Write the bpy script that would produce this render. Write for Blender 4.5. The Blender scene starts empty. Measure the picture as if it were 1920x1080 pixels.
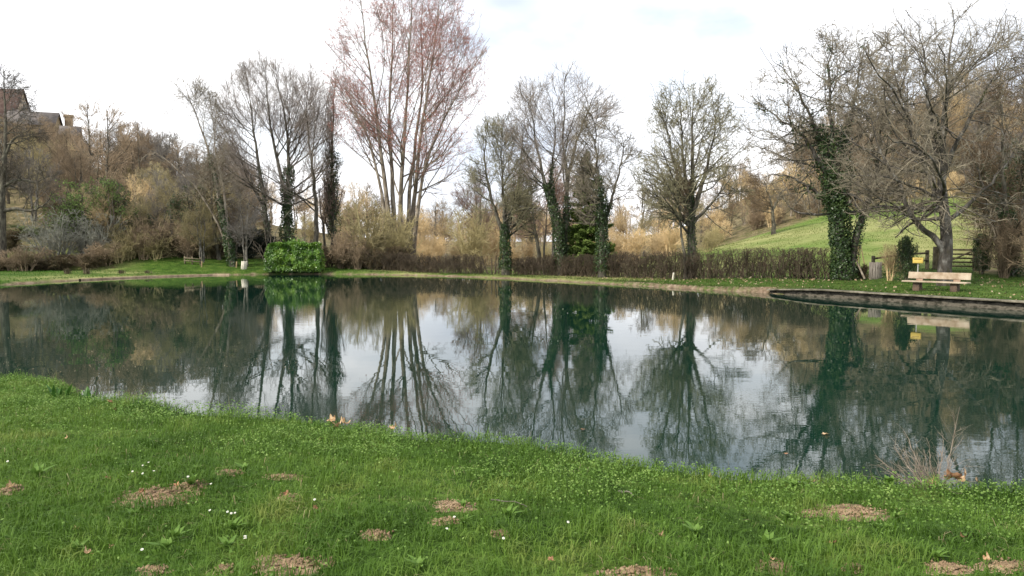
import bpy, math, random
import numpy as np
from math import radians

# ------------------------------------------------------------------ camera, sky, sun, exposure
scene = bpy.context.scene
COL = scene.collection
F = 1400.0                      # focal length in pixels of the 1920 px wide photograph
HC = 2.1                        # eye height above the water
PITCH = math.atan(75.0 / F)
cam_d = bpy.data.cameras.new('camera')
cam = bpy.data.objects.new('camera', cam_d)
COL.objects.link(cam)
cam.location = (0, 0, HC)
cam.rotation_euler = (radians(90) - PITCH, 0, 0)
cam_d.sensor_width = 36.0
cam_d.lens = 36.0 * F / 1920.0
cam_d.clip_start = 0.05
cam_d.clip_end = 5000
scene.camera = cam

SUN_AZ, SUN_EL = radians(232), radians(40)     # azimuth clockwise from +Y (behind the camera, left)
SUN = (math.sin(SUN_AZ) * math.cos(SUN_EL), math.cos(SUN_AZ) * math.cos(SUN_EL), math.sin(SUN_EL))
world = bpy.data.worlds.new('World')
scene.world = world
world.use_nodes = True
wt = world.node_tree
wt.nodes.clear()
def WN(t, **k):
    n = wt.nodes.new(t)
    for a, b in k.items():
        setattr(n, a, b)
    return n
sky = WN('ShaderNodeTexSky', sky_type='NISHITA')
sky.sun_disc = False
sky.sun_elevation = SUN_EL
sky.sun_rotation = SUN_AZ
bg_sky = WN('ShaderNodeBackground')
bg_sky.inputs[1].default_value = 0.15
wt.links.new(sky.outputs[0], bg_sky.inputs[0])
tc = WN('ShaderNodeTexCoord')
mp = WN('ShaderNodeMapping')
mp.inputs['Scale'].default_value = (1.0, 1.0, 2.3)
mp.inputs['Location'].default_value = (0.35, 0.1, 0.0)
wt.links.new(tc.outputs['Generated'], mp.inputs[0])
n1 = WN('ShaderNodeTexNoise')
n1.inputs['Scale'].default_value = 2.3
n1.inputs['Detail'].default_value = 6
n1.inputs['Roughness'].default_value = 0.55
wt.links.new(mp.outputs[0], n1.inputs['Vector'])
r1 = WN('ShaderNodeValToRGB')                    # cloud cover
r1.color_ramp.elements[0].position = 0.36
r1.color_ramp.elements[0].color = (.6, .6, .6, 1)
r1.color_ramp.elements[1].position = 0.47
wt.links.new(n1.outputs['Fac'], r1.inputs[0])
n2 = WN('ShaderNodeTexNoise')
n2.inputs['Scale'].default_value = 1.7
n2.inputs['Detail'].default_value = 5
mp2 = WN('ShaderNodeMapping')
mp2.inputs['Location'].default_value = (4.3, 2.0, 1.0)
mp2.inputs['Scale'].default_value = (1.0, 1.0, 2.0)
wt.links.new(tc.outputs['Generated'], mp2.inputs[0])
wt.links.new(mp2.outputs[0], n2.inputs['Vector'])
r2 = WN('ShaderNodeValToRGB')                    # bright and grey parts of the cloud
r2.color_ramp.elements[0].position = 0.38
r2.color_ramp.elements[0].color = (0.50, 0.56, 0.66, 1)
r2.color_ramp.elements[1].position = 0.53
r2.color_ramp.elements[1].color = (1.0, 1.0, 1.02, 1)
wt.links.new(n2.outputs['Fac'], r2.inputs[0])
bg_c = WN('ShaderNodeBackground')
bg_c.inputs[1].default_value = 1.4
wt.links.new(r2.outputs[0], bg_c.inputs[0])
mxw = WN('ShaderNodeMixShader')
wt.links.new(r1.outputs[0], mxw.inputs[0])
wt.links.new(bg_sky.outputs[0], mxw.inputs[1])
wt.links.new(bg_c.outputs[0], mxw.inputs[2])
wo = WN('ShaderNodeOutputWorld')
wt.links.new(mxw.outputs[0], wo.inputs[0])

sun_d = bpy.data.lights.new('sun', 'SUN')
sun_d.energy = 3.7
sun_d.angle = radians(1.5)
sun_d.color = (1.0, 0.93, 0.80)
sun_o = bpy.data.objects.new('sun', sun_d)
COL.objects.link(sun_o)
from mathutils import Vector, Matrix
sun_o.rotation_euler = Vector(SUN).to_track_quat('Z', 'Y').to_euler()
sun_o.location = (-40, -40, 60)

scene.view_settings.view_transform = 'Standard'
scene.view_settings.look = 'None'
scene.view_settings.exposure = 0.22
scene.view_settings.gamma = 1.0
scene.cycles.max_bounces = 5
scene.cycles.diffuse_bounces = 2
scene.cycles.glossy_bounces = 3
scene.cycles.transmission_bounces = 2
scene.cycles.transparent_max_bounces = 4

# ------------------------------------------------------------------ helpers
_ca, _sa = math.cos(PITCH), math.sin(PITCH)
def P(px, py, d):
    """world point seen at photo pixel (px, py), d metres ahead"""
    u = (px - 960.0) / F
    v = (540.0 - py) / F
    dx, dy, dz = u, _ca + v * _sa, -_sa + v * _ca
    k = d / dy
    return np.array([dx * k, d, HC + dz * k])

def nrm(v):
    return v / np.maximum(np.linalg.norm(v, axis=-1, keepdims=True), 1e-9)

_nrng = np.random.default_rng(5)
_tab = _nrng.random((256, 256))
def vnoise(x, y, s=1.0, seed=0):
    x = np.asarray(x, float) * s + 37.1 * seed + 1000
    y = np.asarray(y, float) * s + 11.7 * seed + 1000
    xi = np.floor(x).astype(int)
    yi = np.floor(y).astype(int)
    fx = x - xi
    fy = y - yi
    fx = fx * fx * (3 - 2 * fx)
    fy = fy * fy * (3 - 2 * fy)
    g = lambda a, b: _tab[a & 255, b & 255]
    return (g(xi, yi) * (1 - fx) * (1 - fy) + g(xi + 1, yi) * fx * (1 - fy) +
            g(xi, yi + 1) * (1 - fx) * fy + g(xi + 1, yi + 1) * fx * fy)
def fbm(x, y, s=1.0, seed=0, o=4):
    r = 0
    a = 0.5
    for i in range(o):
        r = r + a * vnoise(x, y, s * 2 ** i, seed + i)
        a *= 0.5
    return r / (1 - 0.5 ** o)

def mesh_quads(name, V, Q, mat=None, smooth=True, attr=None, T=None):
    """one mesh from numpy verts and quads (and optional triangles)"""
    me = bpy.data.meshes.new(name)
    V = np.ascontiguousarray(V, dtype=np.float32)
    Q = np.asarray(Q, dtype=np.int32).reshape(-1, 4)
    nT = 0 if T is None else len(T)
    me.vertices.add(len(V))
    me.vertices.foreach_set('co', V.ravel())
    me.loops.add(len(Q) * 4 + nT * 3)
    li = Q.ravel()
    ls = np.arange(len(Q), dtype=np.int32) * 4
    if nT:
        T = np.asarray(T, dtype=np.int32)
        li = np.concatenate([li, T.ravel()])
        ls = np.concatenate([ls, len(Q) * 4 + np.arange(nT, dtype=np.int32) * 3])
    me.loops.foreach_set('vertex_index', li.astype(np.int32))
    me.polygons.add(len(Q) + nT)
    me.polygons.foreach_set('loop_start', ls.astype(np.int32))
    if smooth:
        me.polygons.foreach_set('use_smooth', np.ones(len(Q) + nT, dtype=bool))
    if attr is not None:
        ca = me.color_attributes.new('tone', 'FLOAT_COLOR', 'POINT')
        ca.data.foreach_set('color', np.ascontiguousarray(attr, dtype=np.float32).ravel())
    me.update(calc_edges=True)
    if mat:
        me.materials.append(mat)
    return me

class Acc:
    def __init__(s):
        s.v, s.q, s.t, s.n = [], [], [], 0
    def add(s, V, Q=None, T=None):
        V = np.asarray(V, float).reshape(-1, 3)
        s.v.append(V)
        if Q is not None and len(Q):
            s.q.append(np.asarray(Q).reshape(-1, 4) + s.n)
        if T is not None and len(T):
            s.t.append(np.asarray(T).reshape(-1, 3) + s.n)
        s.n += len(V)
        return s
    def box(s, lo, hi, M=None, taper=1.0):
        x0, y0, z0 = lo
        x1, y1, z1 = hi
        cx, cy = (x0 + x1) / 2, (y0 + y1) / 2
        V = np.array([(x0, y0, z0), (x1, y0, z0), (x1, y1, z0), (x0, y1, z0),
                      (x0, y0, z1), (x1, y0, z1), (x1, y1, z1), (x0, y1, z1)], float)
        if taper != 1.0:
            V[4:, 0] = cx + (V[4:, 0] - cx) * taper
            V[4:, 1] = cy + (V[4:, 1] - cy) * taper
        if M is not None:
            V = V @ np.array(M)[:3, :3].T + np.array(M)[:3, 3]
        return s.add(V, [(0, 3, 2, 1), (4, 5, 6, 7), (0, 1, 5, 4), (1, 2, 6, 5), (2, 3, 7, 6), (3, 0, 4, 7)])
    def bar(s, a, b, w, h):
        """rectangular bar from a to b, w across, h high"""
        a, b = np.array(a, float), np.array(b, float)
        t = nrm(b - a)
        up = np.array([0, 0, 1.0]) if abs(t[2]) < 0.95 else np.array([0, 1.0, 0])
        x = nrm(np.cross(t, up))
        z = np.cross(x, t)
        V = []
        for p in (a, b):
            for sx, sz in ((-1, -1), (1, -1), (1, 1), (-1, 1)):
                V.append(p + x * w / 2 * sx + z * h / 2 * sz)
        return s.add(V, [(3, 2, 1, 0), (4, 5, 6, 7), (0, 1, 5, 4), (1, 2, 6, 5), (2, 3, 7, 6), (3, 0, 4, 7)])
    def tubes(s, Pn, R, sides, rng=None):
        N, S1, _ = Pn.shape
        if N == 0:
            return s
        T = np.empty_like(Pn)
        T[:, :-1] = Pn[:, 1:] - Pn[:, :-1]
        T[:, -1] = T[:, -2]
        T[:, 1:-1] = T[:, 1:-1] + T[:, :-2]
        T = nrm(T)
        rng = rng or np.random.default_rng(1)
        ref = nrm(rng.normal(size=(N, 3)))
        ref = nrm(np.cross(nrm(Pn[:, -1] - Pn[:, 0]), ref))[:, None, :]
        a = nrm(ref - (ref * T).sum(-1, keepdims=True) * T)
        b = np.cross(T, a)
        ang = np.arange(sides) * 2 * np.pi / sides
        V = (Pn[:, :, None, :] + R[:, :, None, None] *
             (np.cos(ang)[None, None, :, None] * a[:, :, None, :] + np.sin(ang)[None, None, :, None] * b[:, :, None, :]))
        V = V.reshape(-1, 3)
        n = np.arange(N)[:, None, None] * (S1 * sides)
        k = np.arange(S1 - 1)[None, :, None] * sides
        i = np.arange(sides)[None, None, :]
        j = (i + 1) % sides
        Q = np.stack([n + k + i, n + k + j, n + k + sides + j, n + k + sides + i], -1).reshape(-1, 4)
        return s.add(V, Q)
    def leaves(s, C, size, rng, aspect=0.6, normal=None, flat=0.0):
        """kite-shaped leaves at the points C"""
        N = len(C)
        if N == 0:
            return s
        size = np.broadcast_to(size, (N,))[:, None]
        d = rng.normal(size=(N, 3))
        if normal is not None:
            d = nrm(d) * (1 - flat) + normal * flat
            nn = nrm(normal + rng.normal(size=(N, 3)) * 0.6)
            d = np.cross(nn, nrm(rng.normal(size=(N, 3))))
        d = nrm(d)
        w = nrm(np.cross(d, nn if normal is not None else nrm(rng.normal(size=(N, 3)))))
        m = C + d * size * 0.45
        V = np.stack([C, m + w * size * aspect / 2, C + d * size, m - w * size * aspect / 2], 1)
        Q = np.arange(N * 4).reshape(N, 4)
        return s.add(V, Q)
    def mesh(s, name, mat=None, smooth=False):
        V = np.concatenate(s.v) if s.v else np.zeros((0, 3))
        Q = np.concatenate(s.q) if s.q else np.zeros((0, 4), int)
        T = np.concatenate(s.t) if s.t else None
        return mesh_quads(name, V, Q, mat, smooth, T=T)
    def obj(s, name, mat, parent=None, smooth=False, off=None):
        if off is not None:
            s.v = [v - np.asarray(off) for v in s.v]
        return link(name, s.mesh(name, mat, smooth), parent)

def link(name, me, parent=None):
    o = bpy.data.objects.new(name, me)
    COL.objects.link(o)
    if parent is not None:
        o.parent = parent
    return o
def tag(o, label=None, cat=None, group=None, kind=None):
    if label: o['label'] = label
    if cat: o['category'] = cat
    if group: o['group'] = group
    if kind: o['kind'] = kind
    return o
def empty(name, loc, label=None, cat=None, group=None, rz=0.0):
    o = bpy.data.objects.new(name, None)
    COL.objects.link(o)
    o.location = loc
    o.rotation_euler = (0, 0, rz)
    o.empty_display_size = 0.3
    return tag(o, label, cat, group)
def bevel(o, w=0.01, n=2):
    m = o.modifiers.new('bevel', 'BEVEL')
    m.width = w
    m.segments = n
    m.limit_method = 'ANGLE'
    return o

# ------------------------------------------------------------------ materials
def mat(name, cols, scale=3.0, rough=0.85, detail=5, spec=0.3, bump=0.0, bscale=20.0, trans=0.0,
        stretch=(1, 1, 1), attr=False, pos=(0.35, 0.65), objinfo=0.0, bdist=0.02):
    m = bpy.data.materials.new(name)
    m.use_nodes = True
    t = m.node_tree
    b = t.nodes['Principled BSDF']
    b.inputs['Roughness'].default_value = rough
    b.inputs['Specular IOR Level'].default_value = spec
    c = t.nodes.new('ShaderNodeTexCoord')
    mpn = t.nodes.new('ShaderNodeMapping')
    mpn.inputs['Scale'].default_value = stretch
    t.links.new(c.outputs['Object'], mpn.inputs[0])
    n = t.nodes.new('ShaderNodeTexNoise')
    n.inputs['Scale'].default_value = scale
    n.inputs['Detail'].default_value = detail
    n.inputs['Roughness'].default_value = 0.6
    t.links.new(mpn.outputs[0], n.inputs['Vector'])
    r = t.nodes.new('ShaderNodeValToRGB')
    while len(r.color_ramp.elements) < len(cols):
        r.color_ramp.elements.new(0.5)
    for i, cc in enumerate(cols):
        r.color_ramp.elements[i].position = pos[0] + (pos[1] - pos[0]) * i / max(1, len(cols) - 1)
        r.color_ramp.elements[i].color = (*cc, 1)
    t.links.new(n.outputs['Fac'], r.inputs[0])
    out = r.outputs[0]
    if objinfo:
        oi = t.nodes.new('ShaderNodeObjectInfo')
        hs = t.nodes.new('ShaderNodeHueSaturation')
        ma = t.nodes.new('ShaderNodeMapRange')
        ma.inputs['To Min'].default_value = 1 - objinfo
        ma.inputs['To Max'].default_value = 1 + objinfo
        t.links.new(oi.outputs['Random'], ma.inputs['Value'])
        t.links.new(ma.outputs[0], hs.inputs['Value'])
        t.links.new(out, hs.inputs['Color'])
        out = hs.outputs[0]
    t.links.new(out, b.inputs['Base Color'])
    if bump:
        bn = t.nodes.new('ShaderNodeTexNoise')
        bn.inputs['Scale'].default_value = bscale
        bn.inputs['Detail'].default_value = 6
        t.links.new(mpn.outputs[0], bn.inputs['Vector'])
        bb = t.nodes.new('ShaderNodeBump')
        bb.inputs['Strength'].default_value = bump
        bb.inputs['Distance'].default_value = bdist
        t.links.new(bn.outputs['Fac'], bb.inputs['Height'])
        t.links.new(bb.outputs[0], b.inputs['Normal'])
    if trans:
        tr = t.nodes.new('ShaderNodeBsdfTranslucent')
        t.links.new(out, tr.inputs[0])
        mx = t.nodes.new('ShaderNodeMixShader')
        mx.inputs[0].default_value = trans
        t.links.new(b.outputs[0], mx.inputs[1])
        t.links.new(tr.outputs[0], mx.inputs[2])
        t.links.new(mx.outputs[0], t.nodes['Material Output'].inputs[0])
    return m

M = {}
M['bark_dark'] = mat('bark_dark', [(.035, .03, .024), (.09, .08, .062), (.17, .16, .12)], 5, bump=.5, stretch=(1, 1, .35), bdist=.03)
M['bark_grey'] = mat('bark_grey', [(.06, .055, .045), (.14, .13, .11), (.27, .25, .21)], 5, bump=.5, stretch=(1, 1, .35), bdist=.03)
M['bark_pale'] = mat('bark_pale', [(.09, .075, .055), (.20, .165, .125), (.36, .32, .26)], 3, bump=.4, stretch=(1, 1, .4), bdist=.03)
M['bark_moss'] = mat('bark_moss', [(.045, .05, .015), (.05, .043, .035), (.10, .09, .078), (.24, .23, .21)], 3.5, bump=.5, stretch=(1, 1, .5), bdist=.03, pos=(.32, .68))
M['twig_grey'] = mat('twig_grey', [(.12, .10, .075), (.32, .28, .205)], 2)
M['twig_lichen'] = mat('twig_lichen', [(.13, .115, .07), (.33, .31, .19)], 1.5)
M['twig_dark'] = mat('twig_dark', [(.05, .042, .032), (.12, .10, .075)], 2)
M['twig_brown'] = mat('twig_brown', [(.10, .07, .045), (.20, .14, .085)], 1.2)
M['twig_pink'] = mat('twig_pink', [(.28, .19, .15), (.46, .32, .26)], 1.2)
M['twig_red'] = mat('twig_red', [(.17, .12, .10), (.33, .24, .20)], 1.2)
M['twig_violet'] = mat('twig_violet', [(.18, .15, .13), (.36, .31, .27)], 1.2)
M['wood_tan'] = mat('wood_tan', [(.46, .34, .18), (.72, .56, .33)], .35, objinfo=.3)
M['wood_olive'] = mat('wood_olive', [(.28, .24, .12), (.48, .41, .22)], .4, objinfo=.3)
M['wood_brown'] = mat('wood_brown', [(.19, .145, .10), (.37, .28, .18)], .4, objinfo=.3)
M['wood_grey'] = mat('wood_grey', [(.13, .115, .10), (.26, .24, .215)], .4, objinfo=.25)
M['wood_silver'] = mat('wood_silver', [(.17, .17, .14), (.33, .33, .28)], .6, objinfo=.2)
M['bramble'] = mat('bramble', [(.06, .052, .03), (.17, .14, .085)], 1.0, objinfo=.3)
M['hedge_twig'] = mat('hedge_twig', [(.045, .036, .025), (.13, .10, .07)], 1.5)
M['hedge_leaf'] = mat('hedge_leaf', [(.06, .03, .015), (.10, .06, .03), (.035, .06, .015)], 8)
M['ivy'] = mat('ivy', [(.010, .024, .007), (.028, .06, .014), (.085, .13, .035)], 2.5, rough=.45, spec=.5, trans=.1, pos=(.3, .7))
M['leaf_spring'] = mat('leaf_spring', [(.12, .19, .05), (.22, .29, .10)], 3, trans=.25)
M['laurel'] = mat('laurel', [(.022, .065, .008), (.09, .20, .016), (.22, .36, .04)], 1.6, rough=.35, spec=.6, trans=.15, pos=(.3, .7))
M['conifer'] = mat('conifer', [(.045, .085, .018), (.13, .20, .04), (.27, .35, .10)], 1.6, trans=.15, pos=(.3, .65))
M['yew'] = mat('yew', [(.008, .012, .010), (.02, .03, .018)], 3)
M['bud'] = mat('bud', [(.44, .13, .10), (.62, .27, .21)], 2, trans=.2)
M['bud_yellow'] = mat('bud_yellow', [(.22, .20, .10), (.34, .32, .18)], 2, trans=.2)
M['seed'] = mat('seed', [(.16, .15, .15), (.26, .25, .25)], 2)

# ------------------------------------------------------------------ pond outline and terrain
def W(px, py, z=0.0):
    d = (HC - z) * F / (py - 465.0)
    return ((px - 960.0) / F * d, d)
shore = [(-30.5, 20), (-31, 30), (-30.2, 37)]
shore += [W(*p) for p in ((0, 535), (100, 528), (200, 523), (300, 519), (400, 516), (500, 514.5), (600, 514), (700, 515),
                          (800, 517), (900, 520), (1000, 525), (1100, 530), (1200, 536), (1300, 543), (1440, 550),
                          (1560, 558), (1700, 568), (1800, 575), (1920, 583))]
shore += [(19.5, 21.5), (20.5, 16), (19, 10), (12, 7)]
near = [W(*p, 0.42) for p in ((1920, 926), (1800, 917), (1600, 908), (1400, 900), (1200, 872), (1060, 844), (960, 828),
                              (800, 826), (640, 806), (560, 788), (400, 777), (300, 763), (200, 748), (100, 716), (0, 702))]
near = [(x, y + 0.25) for x, y in near]
shore += [(7, 5.6)] + near + [(-10, 12.2), (-16, 13.5), (-25, 16)]
SH = np.array(shore)
def sdf_raw(x, y):
    """signed distance to the pond edge, negative over the water"""
    x = np.asarray(x, float)
    y = np.asarray(y, float)
    best = np.full(x.shape, 1e9)
    inside = np.zeros(x.shape, bool)
    n = len(SH)
    for i in range(n):
        ax, ay = SH[i]
        bx, by = SH[(i + 1) % n]
        ex, ey = bx - ax, by - ay
        t = np.clip(((x - ax) * ex + (y - ay) * ey) / (ex * ex + ey * ey), 0, 1)
        dd = (x - ax - t * ex) ** 2 + (y - ay - t * ey) ** 2
        best = np.minimum(best, dd)
        c = ((ay > y) != (by > y)) & (x < (bx - ax) * (y - ay) / (by - ay + 1e-12) + ax)
        inside ^= c
    d = np.sqrt(best)
    return np.where(inside, -d, d)
def sm(t):
    t = np.clip(t, 0, 1)
    return t * t * (3 - 2 * t)
def H(x, y, s=None):
    x = np.asarray(x, float)
    y = np.asarray(y, float)
    if s is None:
        s = sdf_raw(x, y)
    nearb = 1 - sm((y - 11 - np.clip(-x - 7, 0, 6) * 0.9) / 4)
    u = x / np.maximum(y, 30)
    right = sm((x - 9) / 5) * (1 - nearb)
    s = s + (1 - right) * (vnoise(x, y, 1.3, 3) - .5) * (0.25 + 0.35 * (1 - nearb))
    bh = 0.42 * nearb + (1 - nearb) * (0.17 + 0.14 * right)
    wd = 0.30 * nearb + (1 - nearb) * (0.55 - 0.4 * right)
    z = np.where(s < 0, np.maximum(-0.9, s * 1.3), bh * sm(s / wd))
    z = z + nearb * 0.13 * sm((s - .2) / 2.5)
    z = z + (1 - nearb) * (0.16 * sm((s - 1) / 5) + 0.04 * sm((s - 2) / 12) * sm((-u - .2) / .3))
    A = np.interp(u, [-.9, -.66, -.57, -.47, -.36, -.2, -.1], [1, 1, .8, .62, .3, .1, 0])
    hl = np.interp(y, [58, 64, 90, 140, 180, 300], [0, 2.4, 9.0, 20.5, 26, 30])
    z = z + A * hl
    B = np.interp(u, [.12, .257, .35, .43, .6, .9], [0, .3, .7, 1, 1.15, 1.2])
    hr = np.interp(y, [43, 50, 90, 120, 150, 220, 400], [0, .55, 6, 12, 18, 28, 34])
    z = z + B * hr
    z = z + .42 * sm((u - .45) / .1) * sm((y - 31) / 11)
    z = z + np.interp(y, [150, 400, 900, 2000], [0, 4, 9, 18])
    z = z + (fbm(x, y, .35, 9) - .5) * .06 * sm(s / 1.5) + (fbm(x, y, .05, 21) - .5) * 2.5 * sm((y - 60) / 60)
    z = z + (fbm(x, y, 2.2, 13) - .5) * .06 * sm(s / .8) * nearb
    return z
def h1(x, y):
    return float(H(np.array([x]), np.array([y]))[0])
def G(px, d):
    x = (px - 960.0) / F * d
    return np.array([x, d, h1(x, d)])

xs = np.concatenate([np.linspace(-1500, -200, 14)[:-1], np.linspace(-200, -45, 40)[:-1], np.linspace(-45, -14, 110)[:-1],
                     np.linspace(-14, 9, 200)[:-1], np.linspace(9, 30, 90)[:-1], np.linspace(30, 200, 60)[:-1], np.linspace(200, 1500, 14)])
ys = np.concatenate([np.linspace(-200, -2, 12)[:-1], np.linspace(-2, 13, 140)[:-1], np.linspace(13, 70, 210)[:-1],
                     np.linspace(70, 220, 80)[:-1], np.linspace(220, 2000, 30)])
gx, gy = np.meshgrid(xs, ys)
S_ = sdf_raw(gx, gy)
gz = H(gx, gy, S_)
V = np.stack([gx, gy, gz], -1).reshape(-1, 3)
ny_, nx_ = gx.shape
ii = (np.arange(ny_ - 1)[:, None] * nx_ + np.arange(nx_ - 1)[None, :])
Q = np.stack([ii, ii + 1, ii + nx_ + 1, ii + nx_], -1).reshape(-1, 4)
# tone: R = bare earth, G = leaf litter under the woods, B = dry straw in the meadow
gu = gx / np.maximum(gy, 30)
nearg = (gy < 16)
rg_ = sm((gx - 8) / 4) * (~nearg)
earth = (1 - sm((gz - .0 - .09 * fbm(gx, gy, .6, 4)) / .04)) * (1 - nearg)
earth = np.maximum(earth, (1 - sm((gz - .30) / .05)) * nearg)
# worn bank at the end of the wall and the leafy path on the right
earth = np.maximum(earth, sm((.05 + .5 * fbm(gx, gy, .8, 6) - np.abs(S_ - .45)) / .3) * sm((gx - 5.5) / 2) * (1 - sm((gx - 12) / 1)) * (~nearg))
wy = np.interp(gu, [-.9, -.6, -.3, -.12, 0, .15, .25, .43, .60, .62, .7], [57, 61, 65, 63, 58, 56, 80, 92, 92, 38, 36])
wedge = sm((gy - wy + 6 * (fbm(gx, gy, .12, 8) - .5)) / 3)
straw = fbm(gx, gy, .08, 31)
tone = np.stack([earth, wedge, straw, np.ones_like(gx)], -1).reshape(-1, 4)

gm = bpy.data.materials.new('ground')
gm.use_nodes = True
t = gm.node_tree
b = t.nodes['Principled BSDF']
b.inputs['Roughness'].default_value = .95
b.inputs['Specular IOR Level'].default_value = .1
at = t.nodes.new('ShaderNodeVertexColor')
at.layer_name = 'tone'
sp = t.nodes.new('ShaderNodeSeparateColor')
t.links.new(at.outputs[0], sp.inputs[0])
co = t.nodes.new('ShaderNodeTexCoord')
def gnoise(scale, cols, pos=(.35, .65), detail=6):
    n = t.nodes.new('ShaderNodeTexNoise')
    n.inputs['Scale'].default_value = scale
    n.inputs['Detail'].default_value = detail
    n.inputs['Roughness'].default_value = .65
    t.links.new(co.outputs['Object'], n.inputs['Vector'])
    r = t.nodes.new('ShaderNodeValToRGB')
    while len(r.color_ramp.elements) < len(cols):
        r.color_ramp.elements.new(.5)
    for i, c in enumerate(cols):
        r.color_ramp.elements[i].position = pos[0] + (pos[1] - pos[0]) * i / max(1, len(cols) - 1)
        r.color_ramp.elements[i].color = (*c, 1)
    t.links.new(n.outputs['Fac'], r.inputs[0])
    return r.outputs[0], n.outputs['Fac']
def mixc(f, a, b_, blend='MIX'):
    m = t.nodes.new('ShaderNodeMix')
    m.data_type = 'RGBA'
    m.blend_type = blend
    if isinstance(f, (int, float)):
        m.inputs[0].default_value = f
    else:
        t.links.new(f, m.inputs[0])
    t.links.new(a, m.inputs[6])
    t.links.new(b_, m.inputs[7])
    return m.outputs[2]
grass_a, _ = gnoise(1.4, [(.03, .06, .010), (.05, .10, .016), (.09, .13, .03)])  # low albedo, with the foreground's cloud shade put into the colour
grass_f, gf = gnoise(14, [(.45, .45, .4), (1.05, 1.05, .95), (1.6, 1.5, 1.3)])
grass = mixc(1.0, grass_a, grass_f, 'MULTIPLY')
straw_c, _ = gnoise(1.0, [(.19, .21, .07), (.29, .29, .12)])
mead_c, _ = gnoise(.5, [(.075, .145, .025), (.14, .19, .05)])
mead_c = mixc(1.0, mead_c, grass_f, 'MULTIPLY')
fr = t.nodes.new('ShaderNodeMapRange')
fr.inputs['From Min'].default_value = .40
fr.inputs['From Max'].default_value = .56
t.links.new(sp.outputs[2], fr.inputs['Value'])
sc_ = t.nodes.new('ShaderNodeSeparateXYZ')
t.links.new(co.outputs['Object'], sc_.inputs[0])
fy = t.nodes.new('ShaderNodeMapRange')
fy.inputs['From Min'].default_value = 43
fy.inputs['From Max'].default_value = 48
t.links.new(sc_.outputs[1], fy.inputs['Value'])
mm = t.nodes.new('ShaderNodeMath')
mm.operation = 'MULTIPLY'
t.links.new(fr.outputs[0], mm.inputs[0])
t.links.new(fy.outputs[0], mm.inputs[1])
mx_ = t.nodes.new('ShaderNodeMath')
mx_.operation = 'MULTIPLY'
t.links.new(fy.outputs[0], mx_.inputs[0])
xg = t.nodes.new('ShaderNodeMapRange')
xg.inputs['From Min'].default_value = 0
xg.inputs['From Max'].default_value = 8
t.links.new(sc_.outputs[0], xg.inputs['Value'])
t.links.new(xg.outputs[0], mx_.inputs[1])
c1 = mixc(mx_.outputs[0], grass, mead_c)
c1 = mixc(mm.outputs[0], c1, straw_c)
lit_c, _ = gnoise(1.2, [(.07, .075, .03), (.14, .115, .06), (.24, .19, .11)])
c2 = mixc(sp.outputs[1], c1, lit_c)
ear_c, _ = gnoise(3.5, [(.10, .07, .045), (.20, .145, .10), (.30, .235, .17)])
c3 = mixc(sp.outputs[0], c2, ear_c)
t.links.new(c3, b.inputs['Base Color'])
bb = t.nodes.new('ShaderNodeBump')
bb.inputs['Strength'].default_value = .6
bb.inputs['Distance'].default_value = .05
t.links.new(gf, bb.inputs['Height'])
t.links.new(bb.outputs[0], b.inputs['Normal'])
tag(link('ground', mesh_quads('ground', V, Q, gm, True, tone)), 'grassy ground around the pond rising to wooded hills', kind='structure')

# water
wm = bpy.data.materials.new('water')
wm.use_nodes = True
t = wm.node_tree
b = t.nodes['Principled BSDF']
b.inputs['Base Color'].default_value = (.005, .025, .016, 1)
b.inputs['Roughness'].default_value = 0.0
b.inputs['IOR'].default_value = 1.45
co = t.nodes.new('ShaderNodeTexCoord')
def wnoise(scale, stretch, detail=2, rough=.5):
    m_ = t.nodes.new('ShaderNodeMapping')
    m_.inputs['Scale'].default_value = stretch
    m_.inputs['Rotation'].default_value = (0, 0, radians(12))
    t.links.new(co.outputs['Object'], m_.inputs[0])
    n = t.nodes.new('ShaderNodeTexNoise')
    n.inputs['Scale'].default_value = scale
    n.inputs['Detail'].default_value = detail
    n.inputs['Roughness'].default_value = rough
    t.links.new(m_.outputs[0], n.inputs['Vector'])
    return n.outputs['Fac']
def math_(op, a, b_):
    m_ = t.nodes.new('ShaderNodeMath')
    m_.operation = op
    for i, v in enumerate((a, b_)):
        if isinstance(v, (int, float)):
            m_.inputs[i].default_value = v
        else:
            t.links.new(v, m_.inputs[i])
    return m_.outputs[0]
fine = wnoise(7.0, (.7, 1.6, 1), 2)
mid = wnoise(1.6, (.8, 1.4, 1), 1)
mask = wnoise(.13, (1, 1, 1), 2)
mr = t.nodes.new('ShaderNodeMapRange')
mr.inputs['From Min'].default_value = .42
mr.inputs['From Max'].default_value = .60
mr.inputs['To Min'].default_value = .10
mr.inputs['To Max'].default_value = 1.0
t.links.new(mask, mr.inputs['Value'])
hgt = math_('ADD', math_('MULTIPLY', math_('MULTIPLY', fine, .0006), mr.outputs[0]), math_('MULTIPLY', mid, .0010))
bb = t.nodes.new('ShaderNodeBump')
bb.inputs['Strength'].default_value = 1.0
bb.inputs['Distance'].default_value = 1.0
t.links.new(hgt, bb.inputs['Height'])
t.links.new(bb.outputs[0], b.inputs['Normal'])
V = [(-48, 3, 0), (36, 3, 0), (36, 64, 0), (-48, 64, 0)]
tag(link('pond_water', mesh_quads('pond_water', V, [(0, 1, 2, 3)], wm)), 'still dark green pond water mirroring the trees', kind='structure')

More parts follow.
